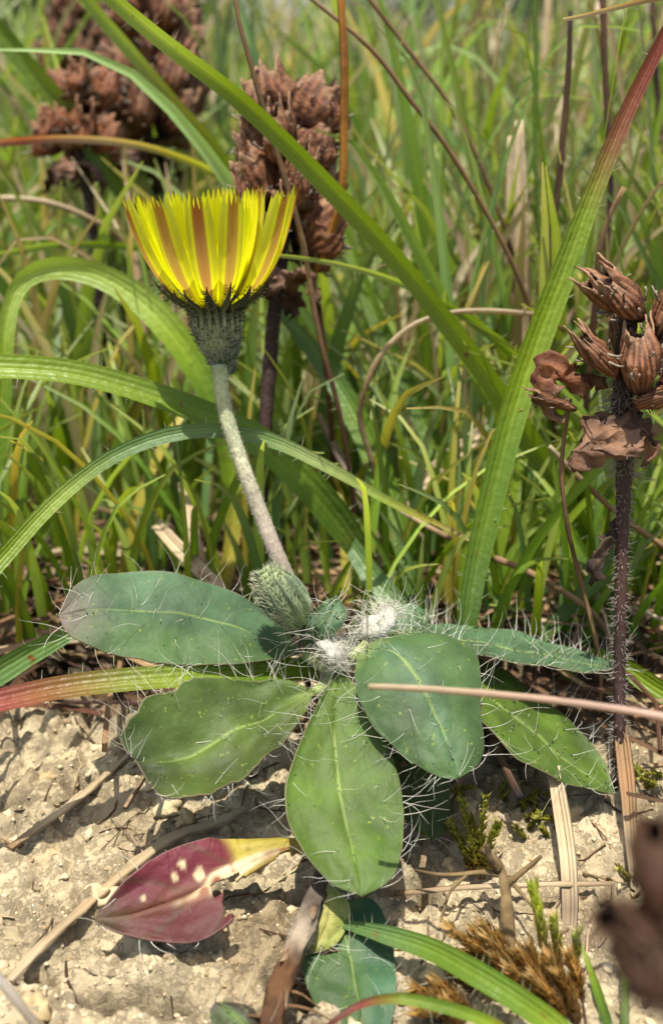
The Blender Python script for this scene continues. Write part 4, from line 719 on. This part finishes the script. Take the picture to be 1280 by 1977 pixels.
def whorled_head(label, top, bot, stempts, rad, nwh, per, size, red=False, collar=True, group='dead brown seed heads'):
    path = [top.lerp(bot, 0), bot] ; ax = (top - bot).normalized(); H = (top - bot).length
    full = rooted([top - ax * .25 * size] + [top.lerp(bot, .5), bot] + stempts, dy=.1); base = full[-1].copy(); base.z += .1
    t = thing('dead_seed_head', base, label, 'seed head', group); pth = crom(full, 50); mb = MB()
    mb.tube(pth, [rad * .5, rad, rad, rad, rad], [BR, DK, DK, C(70, 48, 40), DK], 8, rough=.25); build('stem', mb, M_stem, t)
    vs = CALR if red else CAL; x = ax.orthogonal().normalized(); y = ax.cross(x)
    for k in range(nwh):
        f = k / max(1, nwh - 1); c = bot + ax * (H - size * .75) * f; spread = .95 - .50 * f; n = per if k < nwh - 1 else max(3, per - 2)
        for j in range(n):
            a = (j + .5 * (k % 2)) / n * 6.283 + random.uniform(-.2, .2); rd = x * math.cos(a) + y * math.sin(a)
            d = ax * (1.0) + rd * spread * random.uniform(.7, 1.2)
            put_calyx(t, c + rd * size * (.22 + .10 * (1 - f)), d, size * random.uniform(.88, 1.1), random.choice(vs), 0, 1.05 + .2 * random.random(), hint=rd)
        for j in range(2):
            a = j * math.pi + k; rd = x * math.cos(a) + y * math.sin(a); p = c - ax * .06
            dry_bract(t, [p + rd * rad, p + rd * size * .5 + ax * .05, p + rd * size * .75 + ax * size * .3, p + rd * size * .72 + ax * size * .55], [.12 * size, .34 * size, .26 * size, .02], [BR, TN, BR, DK], p + rd * 8 - ax * 4)
    if collar:
        p = bot - ax * .55 * size
        for j in range(4):
            a = j * 1.571 + .5; rd = x * math.cos(a) + y * math.sin(a)
            dry_bract(t, [p + rd * rad * .5, p + rd * .32 * size + ax * .06, p + rd * .62 * size - ax * .12 * size, p + rd * .66 * size - ax * .5 * size], [.14 * size, .30 * size, .24 * size, .02], [TN, C(150, 112, 90), BR, DK], p + rd * 8 + ax * 5)
    stem_hairs(t, pth[:24], 240, rad, .09); return t
whorled_head('tall dark brown seed head standing right behind the yellow flower', P(565, 170, 15.4), P(545, 480, 15.4), [P(532, 580, 15.4), P(520, 720, 15.4), P(510, 860, 15.4), P(505, 980, 15.4)], .10, 4, 5, .86)
whorled_head('largest blurred brown seed head crossed by the scorched grass blade', P(305, -60, 20.5), P(285, 255, 20.5), [P(312, 330, 20.5), P(335, 420, 20.6), P(345, 560, 20.8)], .11, 5, 5, 1.0)
whorled_head('small far brown seed head rising above the reddish one', P(165, -50, 25), P(150, 130, 25), [P(155, 250, 25), P(170, 420, 25)], .11, 4, 6, .78)
whorled_head('reddish brown open seed head above the pinkish level blade', P(160, 140, 19), P(150, 285, 19), [P(165, 350, 19), P(180, 440, 19.2), P(190, 560, 19.5)], .09, 2, 6, .80, red=True)
# the near one at the right: placed calyx by calyx
full = rooted([P(1215, 600, 12.7), P(1205, 720, 12.7), P(1200, 800, 12.75), P(1205, 900, 12.8), P(1200, 1040, 12.85), P(1197, 1180, 12.9), P(1195, 1300, 12.9), P(1196, 1400, 12.8)], dy=.1)
base = full[-1].copy(); base.z += .1; t = thing('dead_seed_head', base, 'sharp hairy brown seed head on a dark stem beside the broad upright blade', 'seed head', 'dead brown seed heads')
pth = crom(full, 70); mb = MB(); mb.tube(pth, [.10, .13, .13, .085, .078, .075, .072, .07, .07], [DK, DK, C(70, 52, 44), C(84, 58, 48), DK, C(72, 48, 42), DK], 8, rough=.2); build('stem', mb, M_stem, t)
stem_hairs(t, pth, 900, .08, .09); stem_hairs(t, pth[8:24], 700, .14, .24)
def aim(a, b): return P(*b) - P(*a)
RCAL = [((1235, 612, 12.55), (1150, 520, 12.3), .72, 1.25, 0), ((1228, 600, 12.6), (1140, 545, 12.5), .70, 1.05, 1), ((1195, 728, 12.5), (1112, 640, 12.4), .66, .85, 2), ((1238, 760, 12.35), (1232, 640, 12.2), .76, 1.1, 3), ((1262, 655, 12.7), (1300, 560, 12.7), .72, 1.0, 4), ((1270, 770, 12.6), (1330, 690, 12.5), .70, 1.0, 0),
        ((1215, 700, 13.0), (1190, 590, 13.4), .7, 1.0, 1), ((1250, 720, 13.0), (1290, 610, 13.4), .7, 1.0, 2), ((1225, 780, 12.5), (1290, 760, 12.2), .5, .9, 3), ((1110, 790, 12.6), (985, 745, 12.4), .58, .55, 4)]
for a, b, sz, wd, v in RCAL: put_calyx(t, P(*a), aim(a, b), sz * 1.15, CAL[v], 0, wd, hint=(CAM - P(*a)).normalized())
dry_bract(t, [P(1165, 745, 12.6), P(1110, 735, 12.5), P(1075, 705, 12.45), P(1055, 740, 12.45), P(1060, 790, 12.5), P(1100, 805, 12.5)], [.06, .13, .16, .13, .12, .04], [BR, C(138, 82, 50), C(128, 76, 46), C(86, 54, 34), TN], CAM)
for pts, hw in (([P(1190, 800, 12.65), P(1160, 840, 12.5), P(1135, 880, 12.4), P(1106, 915, 12.4)], [.12, .22, .20, .03]), ([P(1195, 800, 12.6), P(1195, 840, 12.35), P(1205, 870, 12.2), P(1195, 895, 12.15)], [.14, .26, .26, .05]), ([P(1215, 800, 12.65), P(1235, 830, 12.55), P(1245, 870, 12.5), P(1248, 905, 12.5)], [.12, .18, .16, .02]),
                ([P(1210, 800, 12.9), P(1215, 840, 13.1), P(1220, 880, 13.2), P(1225, 900, 13.2)], [.1, .2, .16, .02])):
    dry_bract(t, pts, hw, [C(84, 62, 44), C(124, 90, 66), C(150, 112, 86), C(100, 70, 54)], CAM + Vector((0, 0, 4)))
dry_bract(t, [P(1192, 1010, 12.85), P(1172, 1040, 12.8), P(1158, 1080, 12.75), P(1140, 1128, 12.75)], [.02, .11, .10, .02], [DK, C(72, 56, 44), C(60, 46, 38), DK], CAM, name='shrivelled_leaf')
# very near blurred one in the lower right corner
full = rooted([P(1260, 1650, 5.33), P(1270, 1760, 5.40), P(1290, 1900, 5.47), P(1310, 2000, 5.47)], dy=0)
base = full[-1].copy(); base.z += .1; t = thing('dead_seed_head', base, 'dark out of focus seed head in front of the clay and moss', 'seed head', 'dead brown seed heads')
mb = MB(); mb.tube(crom(full, 20), [.055, .06, .06], [DK, DK], 8); build('stem', mb, M_stem, t)
for a, b, sz, wd, v in (((1275, 1760, 5.40), (1262, 1610, 5.33), 0.45, 1.05, 0), ((1270, 1850, 5.33), (1165, 1760, 5.18), 0.36, 1.2, 1), ((1265, 1900, 5.29), (1190, 1800, 5.11), 0.33, 1.3, 2), ((1300, 1900, 5.33), (1250, 1760, 5.11), 0.42, 1.3, 3), ((1310, 1800, 5.40), (1340, 1680, 5.40), 0.43, 1.1, 4), ((1310, 1930, 5.40), (1215, 1895, 5.26), 0.26, 1.4, 0)):
    put_calyx(t, P(*a), aim(a, b), sz * 1.3, CAL_SHADE[v % 3], 0, wd, hint=(CAM - P(*a)).normalized())

# ------------------------------------------------------------------ moss, twigs and crumbs on the clay
def moss_shoot(label, pts, L, cols, n, group, spread=.8, rad=.02):
    p3 = [P(*q) for q in pts] if len(pts[0]) == 3 and not isinstance(pts[0], Vector) else pts
    path = crom(p3, 24); mb = MB(); mb.tube(path, [.012, .02, .012], [ramp(cols, 0), ramp(cols, .5), ramp(cols, 1)], 5)
    for k in range(n):
        s = .06 + .94 * k / n; i = min(22, int(s * 23)); p = path[i].lerp(path[i + 1], random.random()); t = (path[i + 1] - path[i]).normalized()
        d = Vector([random.gauss(0, 1) for _ in range(3)]); d = (d - t * d.dot(t)).normalized(); c = jit(ramp(cols, s), .25)
        tip = p + (t * 1.0 + d * spread).normalized() * L * random.uniform(.7, 1.2); sd = t.cross(d).normalized() * rad * random.uniform(.7, 1.2); m = p.lerp(tip, .4) + d * L * .10
        a, b, e, f, g = mb.add(p - sd * .5, c), mb.add(p + sd * .5, c), mb.add(m + sd, c), mb.add(m - sd, c), mb.add(tip, mixc(c, (.6, .6, .4), .15)); mb.f += [(a, b, e, f), (f, e, g)]
    return build('moss_shoot', mb, M_moss, label=label, cat='moss', group=group)
GO = C(176, 128, 52); GO2 = C(140, 96, 44); LM = C(205, 214, 60); OLV = C(140, 136, 40)
def gpt(px, py, lift=0.0): q = ground_hit(px, py); q = q.copy(); q.z += lift; return q
def shoot_from(px, py, tx, ty, dd=.15):            # rises from the clay at one pixel and ends above it at another
    a = gpt(px, py, -.06); d0 = (a - CAM).dot(FW); b = P(tx, ty, d0 - dd * .3); m = a.lerp(b, .5) + Vector((random.uniform(-.04, .04), random.uniform(-.05, .05), .05)); return [a, m, b]
for i, (a, b, tx, ty) in enumerate(((1010, 1905, 870, 1795), (1040, 1920, 945, 1812), (1000, 1880, 915, 1800), (960, 1860, 880, 1845), (1060, 1930, 1000, 1840), (1010, 1930, 960, 1850), (1070, 1915, 1022, 1830), (1075, 1950, 985, 1870), (900, 1975, 805, 1910), (920, 1960, 840, 1895), (890, 1990, 815, 1950), (900, 1995, 865, 1935),
                                   (1105, 1960, 1060, 1850), (1090, 1970, 1035, 1890), (1120, 1980, 1080, 1880), (930, 1905, 870, 1870), (870, 1960, 812, 1935), (980, 1850, 935, 1790), (1120, 1930, 1100, 1850))):
    moss_shoot('golden brown moss shoot in the cushion beside the curving green blade', shoot_from(a, b, tx, ty), .17, [GO2, GO2, GO, GO, C(196, 150, 72)], 130, 'golden brown moss shoots', .55, .018)
moss_shoot('moss shoot with a bright lime green tip above the golden cushion', shoot_from(1062, 1900, 1030, 1712), .17, [GO2, GO, YL, LM, LM], 170, None, .45, .02)
moss_shoot('shorter lime tipped moss shoot next to the tallest one', shoot_from(1075, 1905, 1068, 1780), .16, [GO2, GO, YL, LM], 130, None, .45, .02)
moss_shoot('lime tipped moss shoot at the foot of the flat split straw', shoot_from(1105, 1890, 1112, 1805), .14, [GO2, OLV, LM], 90, None, .5, .02)
for a, b, tx, ty in ((930, 1690, 892, 1545), (925, 1690, 935, 1540), (935, 1690, 960, 1590), (915, 1680, 870, 1590), (925, 1680, 905, 1580)):
    moss_shoot('olive moss shoot on the twig under the rosette', shoot_from(a, b, tx, ty), .11, [GO2, OLV, C(160, 158, 48), C(170, 170, 60)], 90, 'olive moss on the twig', .9, .03)
for k in range(26):
    px, py = random.choice(((1030, 1570), (1050, 1600), (1010, 1550), (1265, 1500), (1215, 1690), (900, 1530))); px += random.uniform(-35, 35); py += random.uniform(-20, 20); g = gpt(px, py, -.04)
    moss_shoot('tiny olive moss shoot in a patch on the shaded clay', [g, g + Vector((random.uniform(-.1, .1), -.05, .12)), g + Vector((random.uniform(-.2, .2), random.uniform(-.2, .1), .22))], .07, [OLV, C(150, 145, 40), C(160, 155, 50)], 40, 'olive moss patches on clay', .9, .02)
# twig
tw = [gpt(985, 1842, -.1), P(978, 1745, 11.35), P(970, 1690, 11.5), P(955, 1660, 11.6), P(930, 1640, 11.7)]
t = thing('twig', tw[0], 'small dead branching twig standing in clay under the rosette', 'twig')
for pts, r in ((tw, .07), ([P(975, 1712, 11.45), P(1000, 1690, 11.4), P(1045, 1652, 11.35)], .035), ([P(966, 1690, 11.5), P(930, 1685, 11.5), P(860, 1690, 11.55), P(800, 1680, 11.6)], .03), ([P(985, 1700, 11.45), P(1010, 1730, 11.3), P(1035, 1760, 11.2)], .022), ([P(900, 1690, 11.5), P(870, 1720, 11.3), P(850, 1780, 11.1)], .02), ([P(960, 1680, 11.5), P(945, 1655, 11.4), P(940, 1630, 11.35)], .05)):
    mb = MB(); mb.tube(crom(pts, 20), [r, r * .9, r * .5], [C(120, 100, 66), C(130, 108, 74), C(96, 80, 58)], 7, rough=.5); build('branch', mb, M_bark, t)
mb = MB(); mb.tube(crom([P(955, 1430, 12.9), P(975, 1480, 12.5), P(1000, 1532, 12.2), P(1006, 1542, 12.15)], 14), [.05, .045, .045, .05], [TN, C(140, 118, 90), BR, C(25, 22, 22)], 7, rough=.2)
build('dry_stalk', mb, M_straw, label='short dead stalk with a black end poking out below the rosette', cat='straw', group='straws lying about the plant')
random.seed(64)
for k in range(34):
    px = random.choice((random.uniform(-20, 430), random.uniform(-20, 1280))); py = random.uniform(985, 1150) if px < 1000 else random.uniform(1020, 1300); q = ground_hit(px, py)
    if q.y < 13.3 and abs(q.x) < 4: continue
    a = random.uniform(-.9, .9) + (math.pi if random.random() < .5 else 0); L = random.uniform(1.2, 3.4); d = Vector((math.cos(a), math.sin(a) * .8, 0)); g = Vector((q.x, q.y, GM(q.x, q.y) + .12)); pts = [g - d * L * .5, g + Vector((random.uniform(-.1, .1), random.uniform(-.15, .15), random.uniform(.1, .4))), g + d * L * .5]
    for e in (0, 2): pts[e].z = GM(pts[e].x, pts[e].y) + random.uniform(.02, .25)
    c = jit(random.choice((ST, C(216, 196, 158), TN, C(180, 152, 116))), .12); mb = MB(); blade(mb, pts, [random.uniform(.04, .09), random.uniform(.05, .10), .03], [c, jit(c, .15), c], n=16, us=(-1, -.4, .4, 1), fold=.5, twist=random.uniform(-.5, .5))
    build('dry_straw', mb, M_straw, label='flat pale straw lying loose in the brown litter behind the rosette', cat='straw', group='loose straws in the litter', solid=.03)
for i, (pts, w, lab) in enumerate((([(905, 1490), (870, 1545), (830, 1610), (815, 1690)], 16, 'pale peeling straw slanting down beneath the rounded leaf'), ([(760, 1740), (900, 1728), (1040, 1722), (1180, 1720)], 14, 'grey straw lying level on clay behind the golden moss'), ([(1280, 1490), (1225, 1494), (1180, 1500)], 16, 'short pale straw stub lying level beside the tan split straw'), ([(150, 1090), (220, 1130), (300, 1120)], 12, 'crooked straw in the litter above the big oval leaf'),
                                    ([(0, 1165), (70, 1120), (140, 1080), (240, 1075)], 14, 'straw stretched over litter towards the bluish resting blade'), ([(600, 1130), (640, 1085), (690, 1055)], 18, 'curled pale straw beside the flower bud'))):
    p3 = seg_on_ground([(a, b, 0) for a, b in pts], .1); mb = MB(); mb.tube(crom(p3, 18), [w * 12 / FPX / 2], [TN, ST, C(165, 138, 104)], 7, flat=.5, rough=.3); build('dry_straw', mb, M_straw, label=lab, cat='straw', group='straws lying about the plant')
# crumbs
def lump(mb, c, r, cc, sub=1):
    bm = bmesh.new(); bmesh.ops.create_icosphere(bm, subdivisions=sub, radius=1); s = random.uniform(0, 50); sq = Vector((random.uniform(.7, 1.3), random.uniform(.7, 1.3), random.uniform(.5, .9)))
    ix = [mb.add(c + Vector((v.co.x * sq.x, v.co.y * sq.y, v.co.z * sq.z)) * r * (1 + .7 * nz(v.co.x * 1.4 + s, v.co.y * 1.4, v.co.z * 1.4)), cc) for v in bm.verts]
    for f in bm.faces: mb.f.append(tuple(ix[v.index] for v in f.verts))
    bm.free()
mb = MB()
for _ in range(3000):
    x = random.uniform(-4.6, 4.6); y = random.uniform(6.2, 13.6)
    if y > soil_edge(x) + .6: continue
    r = random.uniform(.010, .032) * (1 if random.random() < .92 else 2.2); lump(mb, Vector((x, y, GM(x, y) + GD(x, y) - r * .1)), r, jit(random.choice((soil_c, soil_c, C(170, 146, 108, .66))), .18), 1 if r < .035 else 2)
crumbs = build('soil_crumbs', mb, M_clod, org=Vector((0, 9, 0)), label='loose pale clay crumbs scattered over the bare soil', cat='soil', kind='stuff')
random.seed(88); mb = MB()
for _ in range(240):
    x = random.uniform(-4.5, 4.5); y = random.uniform(6.4, 12.6); a = random.uniform(0, 6.283); L = random.uniform(.15, .9); d = Vector((math.cos(a), math.sin(a), 0)); pts = []
    for k in range(4):
        q = Vector((x, y, 0)) + d * L * k / 3 + Vector((random.gauss(0, .05), random.gauss(0, .05), 0)) * L; q.z = GM(q.x, q.y) + GD(q.x, q.y) + random.uniform(.0, .03); pts.append(q)
    mb.tube(crom(pts, 7), [random.uniform(.006, .016)], [jit(random.choice((C(140, 116, 86), TN, ST, C(130, 106, 78), BR)), .2)] * 2, 4, cap=False)
build('root_fibres', mb, M_straw, org=Vector((0, 9, 0)), label='thin dead root fibres and straw bits strewn over the clay', cat='litter', kind='stuff')
for i in range(30):
    px = random.uniform(-20, 1290); py = random.uniform(1400, 1990); q = ground_hit(px, py)
    if q.y > soil_edge(q.x): continue
    r = random.uniform(.07, .17); mb = MB(); lump(mb, Vector((q.x, q.y, GM(q.x, q.y) + GD(q.x, q.y) - r * .15)), r, jit(mixc(soil_c, C(190, 165, 122, .68), random.random()), .1), 3)
    for k, p in enumerate(mb.v): mb.v[k] = p + Vector((nz(p.x * 12, p.y * 12, p.z * 12), nz(p.y * 12, p.x * 12, p.z * 12), nz(p.z * 12, p.x * 12, 5))) * r * .22
    build('soil_clod', mb, M_clod, label='rough pale clay clod embedded in the bare soil', cat='clod', group='clay clods on the bare soil')
# dead litter behind the plant
def litter(n, x0, x1, y0, y1, seed, lo=.5, hi=3.2):
    random.seed(seed); mb = MB()
    for _ in range(n):
        x = random.uniform(x0, x1); y = random.uniform(y0, y1)
        if y < max(soil_edge(x) + .2 + random.uniform(-.8, .5), 13.2 if abs(x) < 4.4 else 0): continue
        a = random.uniform(0, 6.283); L = random.uniform(lo, hi); d = Vector((math.cos(a), math.sin(a), 0)); g = Vector((x, y, GM(x, y) + random.uniform(.0, .35)))
        pts = [g, g + d * L * .4 + Vector((random.uniform(-.2, .2), random.uniform(-.2, .2), random.uniform(0, .35))), g + d * L * .75 + Vector((random.uniform(-.3, .3), random.uniform(-.3, .3), random.uniform(0, .35))), g + d * L + Vector((0, 0, random.uniform(-.1, .3)))]
        c = random.choice((ST, TN, TN, C(166, 138, 102), BR, BR, C(110, 82, 60), C(74, 54, 40))); c = jit(c, .2)
        if random.random() < .5: mb.tube(crom(pts, 7), [random.uniform(.012, .032)], [c, jit(c, .2)], 5, cap=False)
        else: blade(mb, pts, random.uniform(.02, .055), [c, jit(c, .2)], n=7, us=(-1, 0, 1), face=g + Vector((0, -3, 8)))
    return mb
build('dead_grass_litter', litter(1500, -7, 7.5, 11.2, 24, 5, 1.0, 4.2), M_straw, org=Vector((0, 15, .5)), label='tangle of dead straw and brown litter behind the rosette', cat='litter', kind='stuff')
mb = MB(); random.seed(9)
for _ in range(1500):                                  # brown leaf scraps
    x = random.uniform(-6.5, 6.5); y = random.uniform(11.5, 20)
    if y < max(soil_edge(x) + .3, 13.0): continue
    g = Vector((x, y, GM(x, y) + random.uniform(.0, .25))); a = random.uniform(0, 6.283); d = Vector((math.cos(a), math.sin(a), random.uniform(-.4, .6))); L = random.uniform(.15, .6)
    blade(mb, [g, g + d * L * .5 + Vector((0, 0, .08)), g + d * L], [.03, random.uniform(.06, .14), .01], [jit(random.choice((C(96, 78, 60), C(70, 56, 44), C(130, 108, 82), C(150, 128, 98))), .2)] * 2, n=4, us=(-1, 0, 1), face=g + Vector((random.uniform(-4, 4), -3, 6)))
build('brown_leaf_scraps', mb, M_dry, org=Vector((0, 15, .5)), label='crumbled brown leaf scraps on the ground between grass bases', cat='litter', kind='stuff')

# ------------------------------------------------------------------ meadow behind
random.seed(31)
def var_blade(i):
    mb = MB(); H = 10.0; b = random.uniform(.5, 4.5) * random.choice((.5, 1, 1)); droop = random.uniform(0, 1)
    pts = [Vector((0, 0, -.2)), Vector((b * .08, 0, H * .3)), Vector((b * .35, 0, H * .62)), Vector((b * .75, 0, H * (.90 - .08 * droop))), Vector((b * 1.25, 0, H * (1.02 - .30 * droop)))]
    base = random.choice((C(140, 170, 60, .75), G1, LG, LG, C(128, 166, 108, .72), C(150, 186, 110, .78), C(174, 200, 124, .85), C(160, 190, 90, .82))); base = jit(base, .12); tip = random.choice((base, base, YL, ST, mixc(base, RD, .4)))
    wd = random.uniform(.06, .17); kind = i % 5
    if kind == 4: base = jit(ST, .15); tip = TN; wd *= .6
    blade(mb, pts, [wd * .7, wd, wd * .95, wd * .6, .01], [mixc(base, YL, .25), base, base, mixc(base, tip, .5), tip], n=16, face=Vector((0, 40, 5)) if i % 2 else Vector((6, 30, 5)), fold=.3, us=(-1, -.4, 0, .4, 1), twist=[0, random.uniform(-.6, .6), random.uniform(-1.4, 1.4)])
    me = mb.mesh('blade', Vector((0, 0, 0))); me.materials.append(M_bgrass); return me
VB = [var_blade(i) for i in range(24)]
def tuft(x, y, n, h, spread, label, group, lean=0.0):
    n = int(n * 1.3)
    g = Vector((x, y, GM(x, y))); t = thing('grass_tuft', g, label, 'grass', group)
    for _ in range(n):
        a = random.uniform(0, 6.283); o = g + Vector((random.gauss(0, spread), random.gauss(0, spread), 0)); o.z = GM(o.x, o.y) - .05; s = h / 10 * random.uniform(.55, 1.15)
        M = Matrix.Rotation(a, 4, 'Z') @ Matrix.Rotation(random.gauss(lean, .18), 4, 'Y') @ Matrix.Diagonal((s, s, s, 1)); M.translation = o; inst('blade', random.choice(VB), M, t)
near = 'tuft of long green grass just behind the rosette and stalks'; mid = 'tuft of mixed green and straw grass farther back in the meadow'
for x, y, n, h, sp in ((2.2, 16.8, 7, 8, .5), (3.6, 17.6, 8, 8.5, .5), (1.2, 18.4, 7, 8.5, .5), (4.9, 16.8, 6, 7.5, .5), (.4, 20, 8, 9, .6), (2.6, 19.8, 9, 10, .6), (5.0, 19.5, 9, 9.5, .6), (6.4, 18.4, 8, 8.5, .5), (-5.4, 17.8, 6, 4, .6), (-3.9, 20.8, 6, 4.5, .6)): tuft(x, y, n, h, sp, near, 'grass tufts just behind the plant', .1)
for x, y, n, h, sp in ((-7, 22.5, 8, 6, .8), (-5, 25, 9, 6.5, .9), (-2.5, 23.5, 8, 6, .8), (-.5, 24, 9, 7.5, .8), (1.8, 23.5, 10, 8, .8), (4, 23.5, 10, 8, .8), (6.4, 23, 10, 8, .8), (8.4, 24, 9, 7.5, .8), (-9, 29, 10, 7, 1), (-6.4, 30, 10, 7, 1), (-3.6, 29, 10, 7, 1), (-1, 30, 11, 7.5, 1), (1.8, 29.5, 11, 8, 1), (4.6, 29, 12, 8.5, 1), (7.5, 29.5, 12, 8.5, 1), (10.5, 30, 11, 8, 1)):
    tuft(x, y, int(n * 1.2), h * 1.25, sp, mid, 'grass tufts farther back', .2)
# low broad-leaved herbs in the gaps
LB = []
for i in range(4):
    mb = MB(); L = 1.0; pts = [Vector((0, 0, 0)), Vector((.35, 0, .22)), Vector((.8, 0, .34)), Vector((1.15, 0, .30)), Vector((1.5, 0, .18))]
    blade(mb, pts, [.05, .14, .34, .36, .03], [C(90, 130, 70), C(96, 142, 72), C(104, 150, 78), C(92, 136, 66)], n=16, face=Vector((.7, 0, 30)), fold=.2 + .1 * i, us=(-1, -.75, -.5, -.25, 0, .25, .5, .75, 1)); me = mb.mesh('leaf', Vector((0, 0, 0))); me.materials.append(M_bgrass); LB.append(me)
for px, py, n, s in ((60, 1000, 7, 1.0), (150, 890, 8, 1.1), (250, 960, 7, .9), (330, 860, 8, 1.1), (40, 860, 8, 1.2), (560, 960, 6, 1.3), (200, 800, 9, 1.2), (420, 760, 8, 1.2), (90, 730, 9, 1.2), (300, 720, 9, 1.3), (800, 1120, 5, .7), (1000, 1180, 6, .7)):
    g = ground_hit(px, py); t = thing('low_herb', Vector((g.x, g.y, GM(g.x, g.y))), 'low broad-leaved green herb growing among litter behind the rosette', 'herb', 'low green herbs in the litter')
    for k in range(n):
        M = Matrix.Rotation(k / n * 6.283 + random.uniform(-.4, .4), 4, 'Z') @ Matrix.Rotation(random.uniform(-.9, .1), 4, 'Y') @ Matrix.Scale(s * random.uniform(.6, 1.1), 4); M.translation = Vector((g.x, g.y, GM(g.x, g.y) - .02)); inst('leaf', random.choice(LB), M, t)
# short fresh grass coming up through the litter
random.seed(41); mb = MB()
for _ in range(1300):
    x = random.uniform(-6.5, 7); y = random.uniform(13.2, 22)
    if x < 0 and random.random() < .5: continue
    h = random.uniform(.8, 4.2); a = random.uniform(0, 6.283); le = random.uniform(.1, .9) * h; g = Vector((x, y, GM(x, y) - .1)); d = Vector((math.cos(a) * le, math.sin(a) * le, 0)); wd = random.uniform(.03, .085)
    c = jit(random.choice((G1, G2, LG, G2, BG, YL)), .2)
    blade(mb, [g, g + d * .15 + Vector((0, 0, h * .45)), g + d * .5 + Vector((0, 0, h * .85)), g + d + Vector((0, 0, h * random.uniform(.95, 1.1)))], [wd, wd, wd * .8, .01], [c, c, mixc(c, ST, .3)], n=9, us=(-1, 0, 1), fold=.3, twist=random.uniform(-1, 1))
build('short_grass', mb, M_bgrass, org=Vector((0, 16, 1)), label='short fresh grass coming up through the dead litter', cat='grass', kind='stuff')
# far sward as one mass
random.seed(77); mb = MB()
for _ in range(8000):
    y = 17 * (1 / (1 - random.random() * .95)) ** .85; 
    if y > 260: continue
    x = random.uniform(-1, 1) * (3.5 + y * .42)
    if y < 21 and x < 1 and random.random() < .7: continue
    h = random.uniform(2.5, 6.5) * (1 if y < 24 else random.uniform(.8, 1.9)); a = random.uniform(0, 6.283); le = random.uniform(.05, .6) * h; g = Vector((x, y, GM(x, y) - .1)); d = Vector((math.cos(a) * le, math.sin(a) * le, 0)); wd = random.uniform(.045, .11) * (1 + y / 60)
    c = jit(random.choice((G1, C(140, 170, 70, .75), LG, LG, C(160, 190, 120, .8), PG, BG, ST, ST, C(216, 200, 165, .8), C(140, 172, 80))), .25)
    blade(mb, [g, g + d * .15 + Vector((0, 0, h * .4)), g + d * .5 + Vector((0, 0, h * .78)), g + d + Vector((0, 0, h))], [wd, wd, wd * .8, .01], [c, c, c, mixc(c, ST, .3)], n=6, us=(-1, 0, 1), fold=.3, twist=random.uniform(-1, 1))
build('meadow_sward', mb, M_bgrass, org=Vector((0, 40, 1)), label='mass of blurred green and straw coloured grass filling the meadow', cat='grass', kind='stuff')
# bushes and trees along the far side of the meadow
random.seed(5)
def far_tree(x, y, h, r, label):
    g = Vector((x, y, GM(0, 100))); t = thing('far_tree', g, label, 'tree', 'trees beyond the meadow')
    mb = MB(); mb.tube(crom([g - Vector((0, 0, 5)), g + Vector((r * .1, 0, h * .45)), g + Vector((0, 0, h * .85))], 8), [h * .035, h * .02, h * .006], [BR, BR], 7)
    for k in range(6):
        a = k * 1.1; s = g + Vector((0, 0, h * (.3 + .08 * k))); mb.tube(crom([s, s + Vector((math.cos(a) * r * .4, math.sin(a) * r * .4, h * .1)), s + Vector((math.cos(a) * r * .75, math.sin(a) * r * .75, h * .16))], 6), [h * .012, h * .003], [BR, BR], 5)
    build('trunk', mb, M_bark, t); mb = MB()
    cl = [(Vector((random.gauss(0, .42) * r, random.gauss(0, .42) * r, h * random.uniform(.3, 1))), random.uniform(.18, .4) * r) for _ in range(26)]
    for _ in range(2600):
        cc, cr = random.choice(cl); p = g + cc + Vector([random.gauss(0, .5) * cr for _ in range(3)]); c = jit(C(78, 106, 52), .35); s = h * .035; u = Vector([random.gauss(0, 1) for _ in range(3)]).normalized(); v = u.orthogonal().normalized()
        i = [mb.add(p + u * s, c), mb.add(p + v * s * .5, c), mb.add(p - u * s, c), mb.add(p - v * s * .5, c)]; mb.f.append(tuple(i))
    build('crown', mb, M_bgrass, t)
for x, y, h, r in ((-820, 2600, 260, 200), (-560, 2450, 210, 160), (-330, 2700, 240, 150), (60, 2750, 170, 160), (330, 2500, 300, 190), (560, 2700, 330, 220), (760, 2450, 260, 190), (980, 2600, 340, 240), (-1150, 2700, 320, 240)): far_tree(x, y, h, r, 'dark green tree blurred beyond the far end of the meadow')
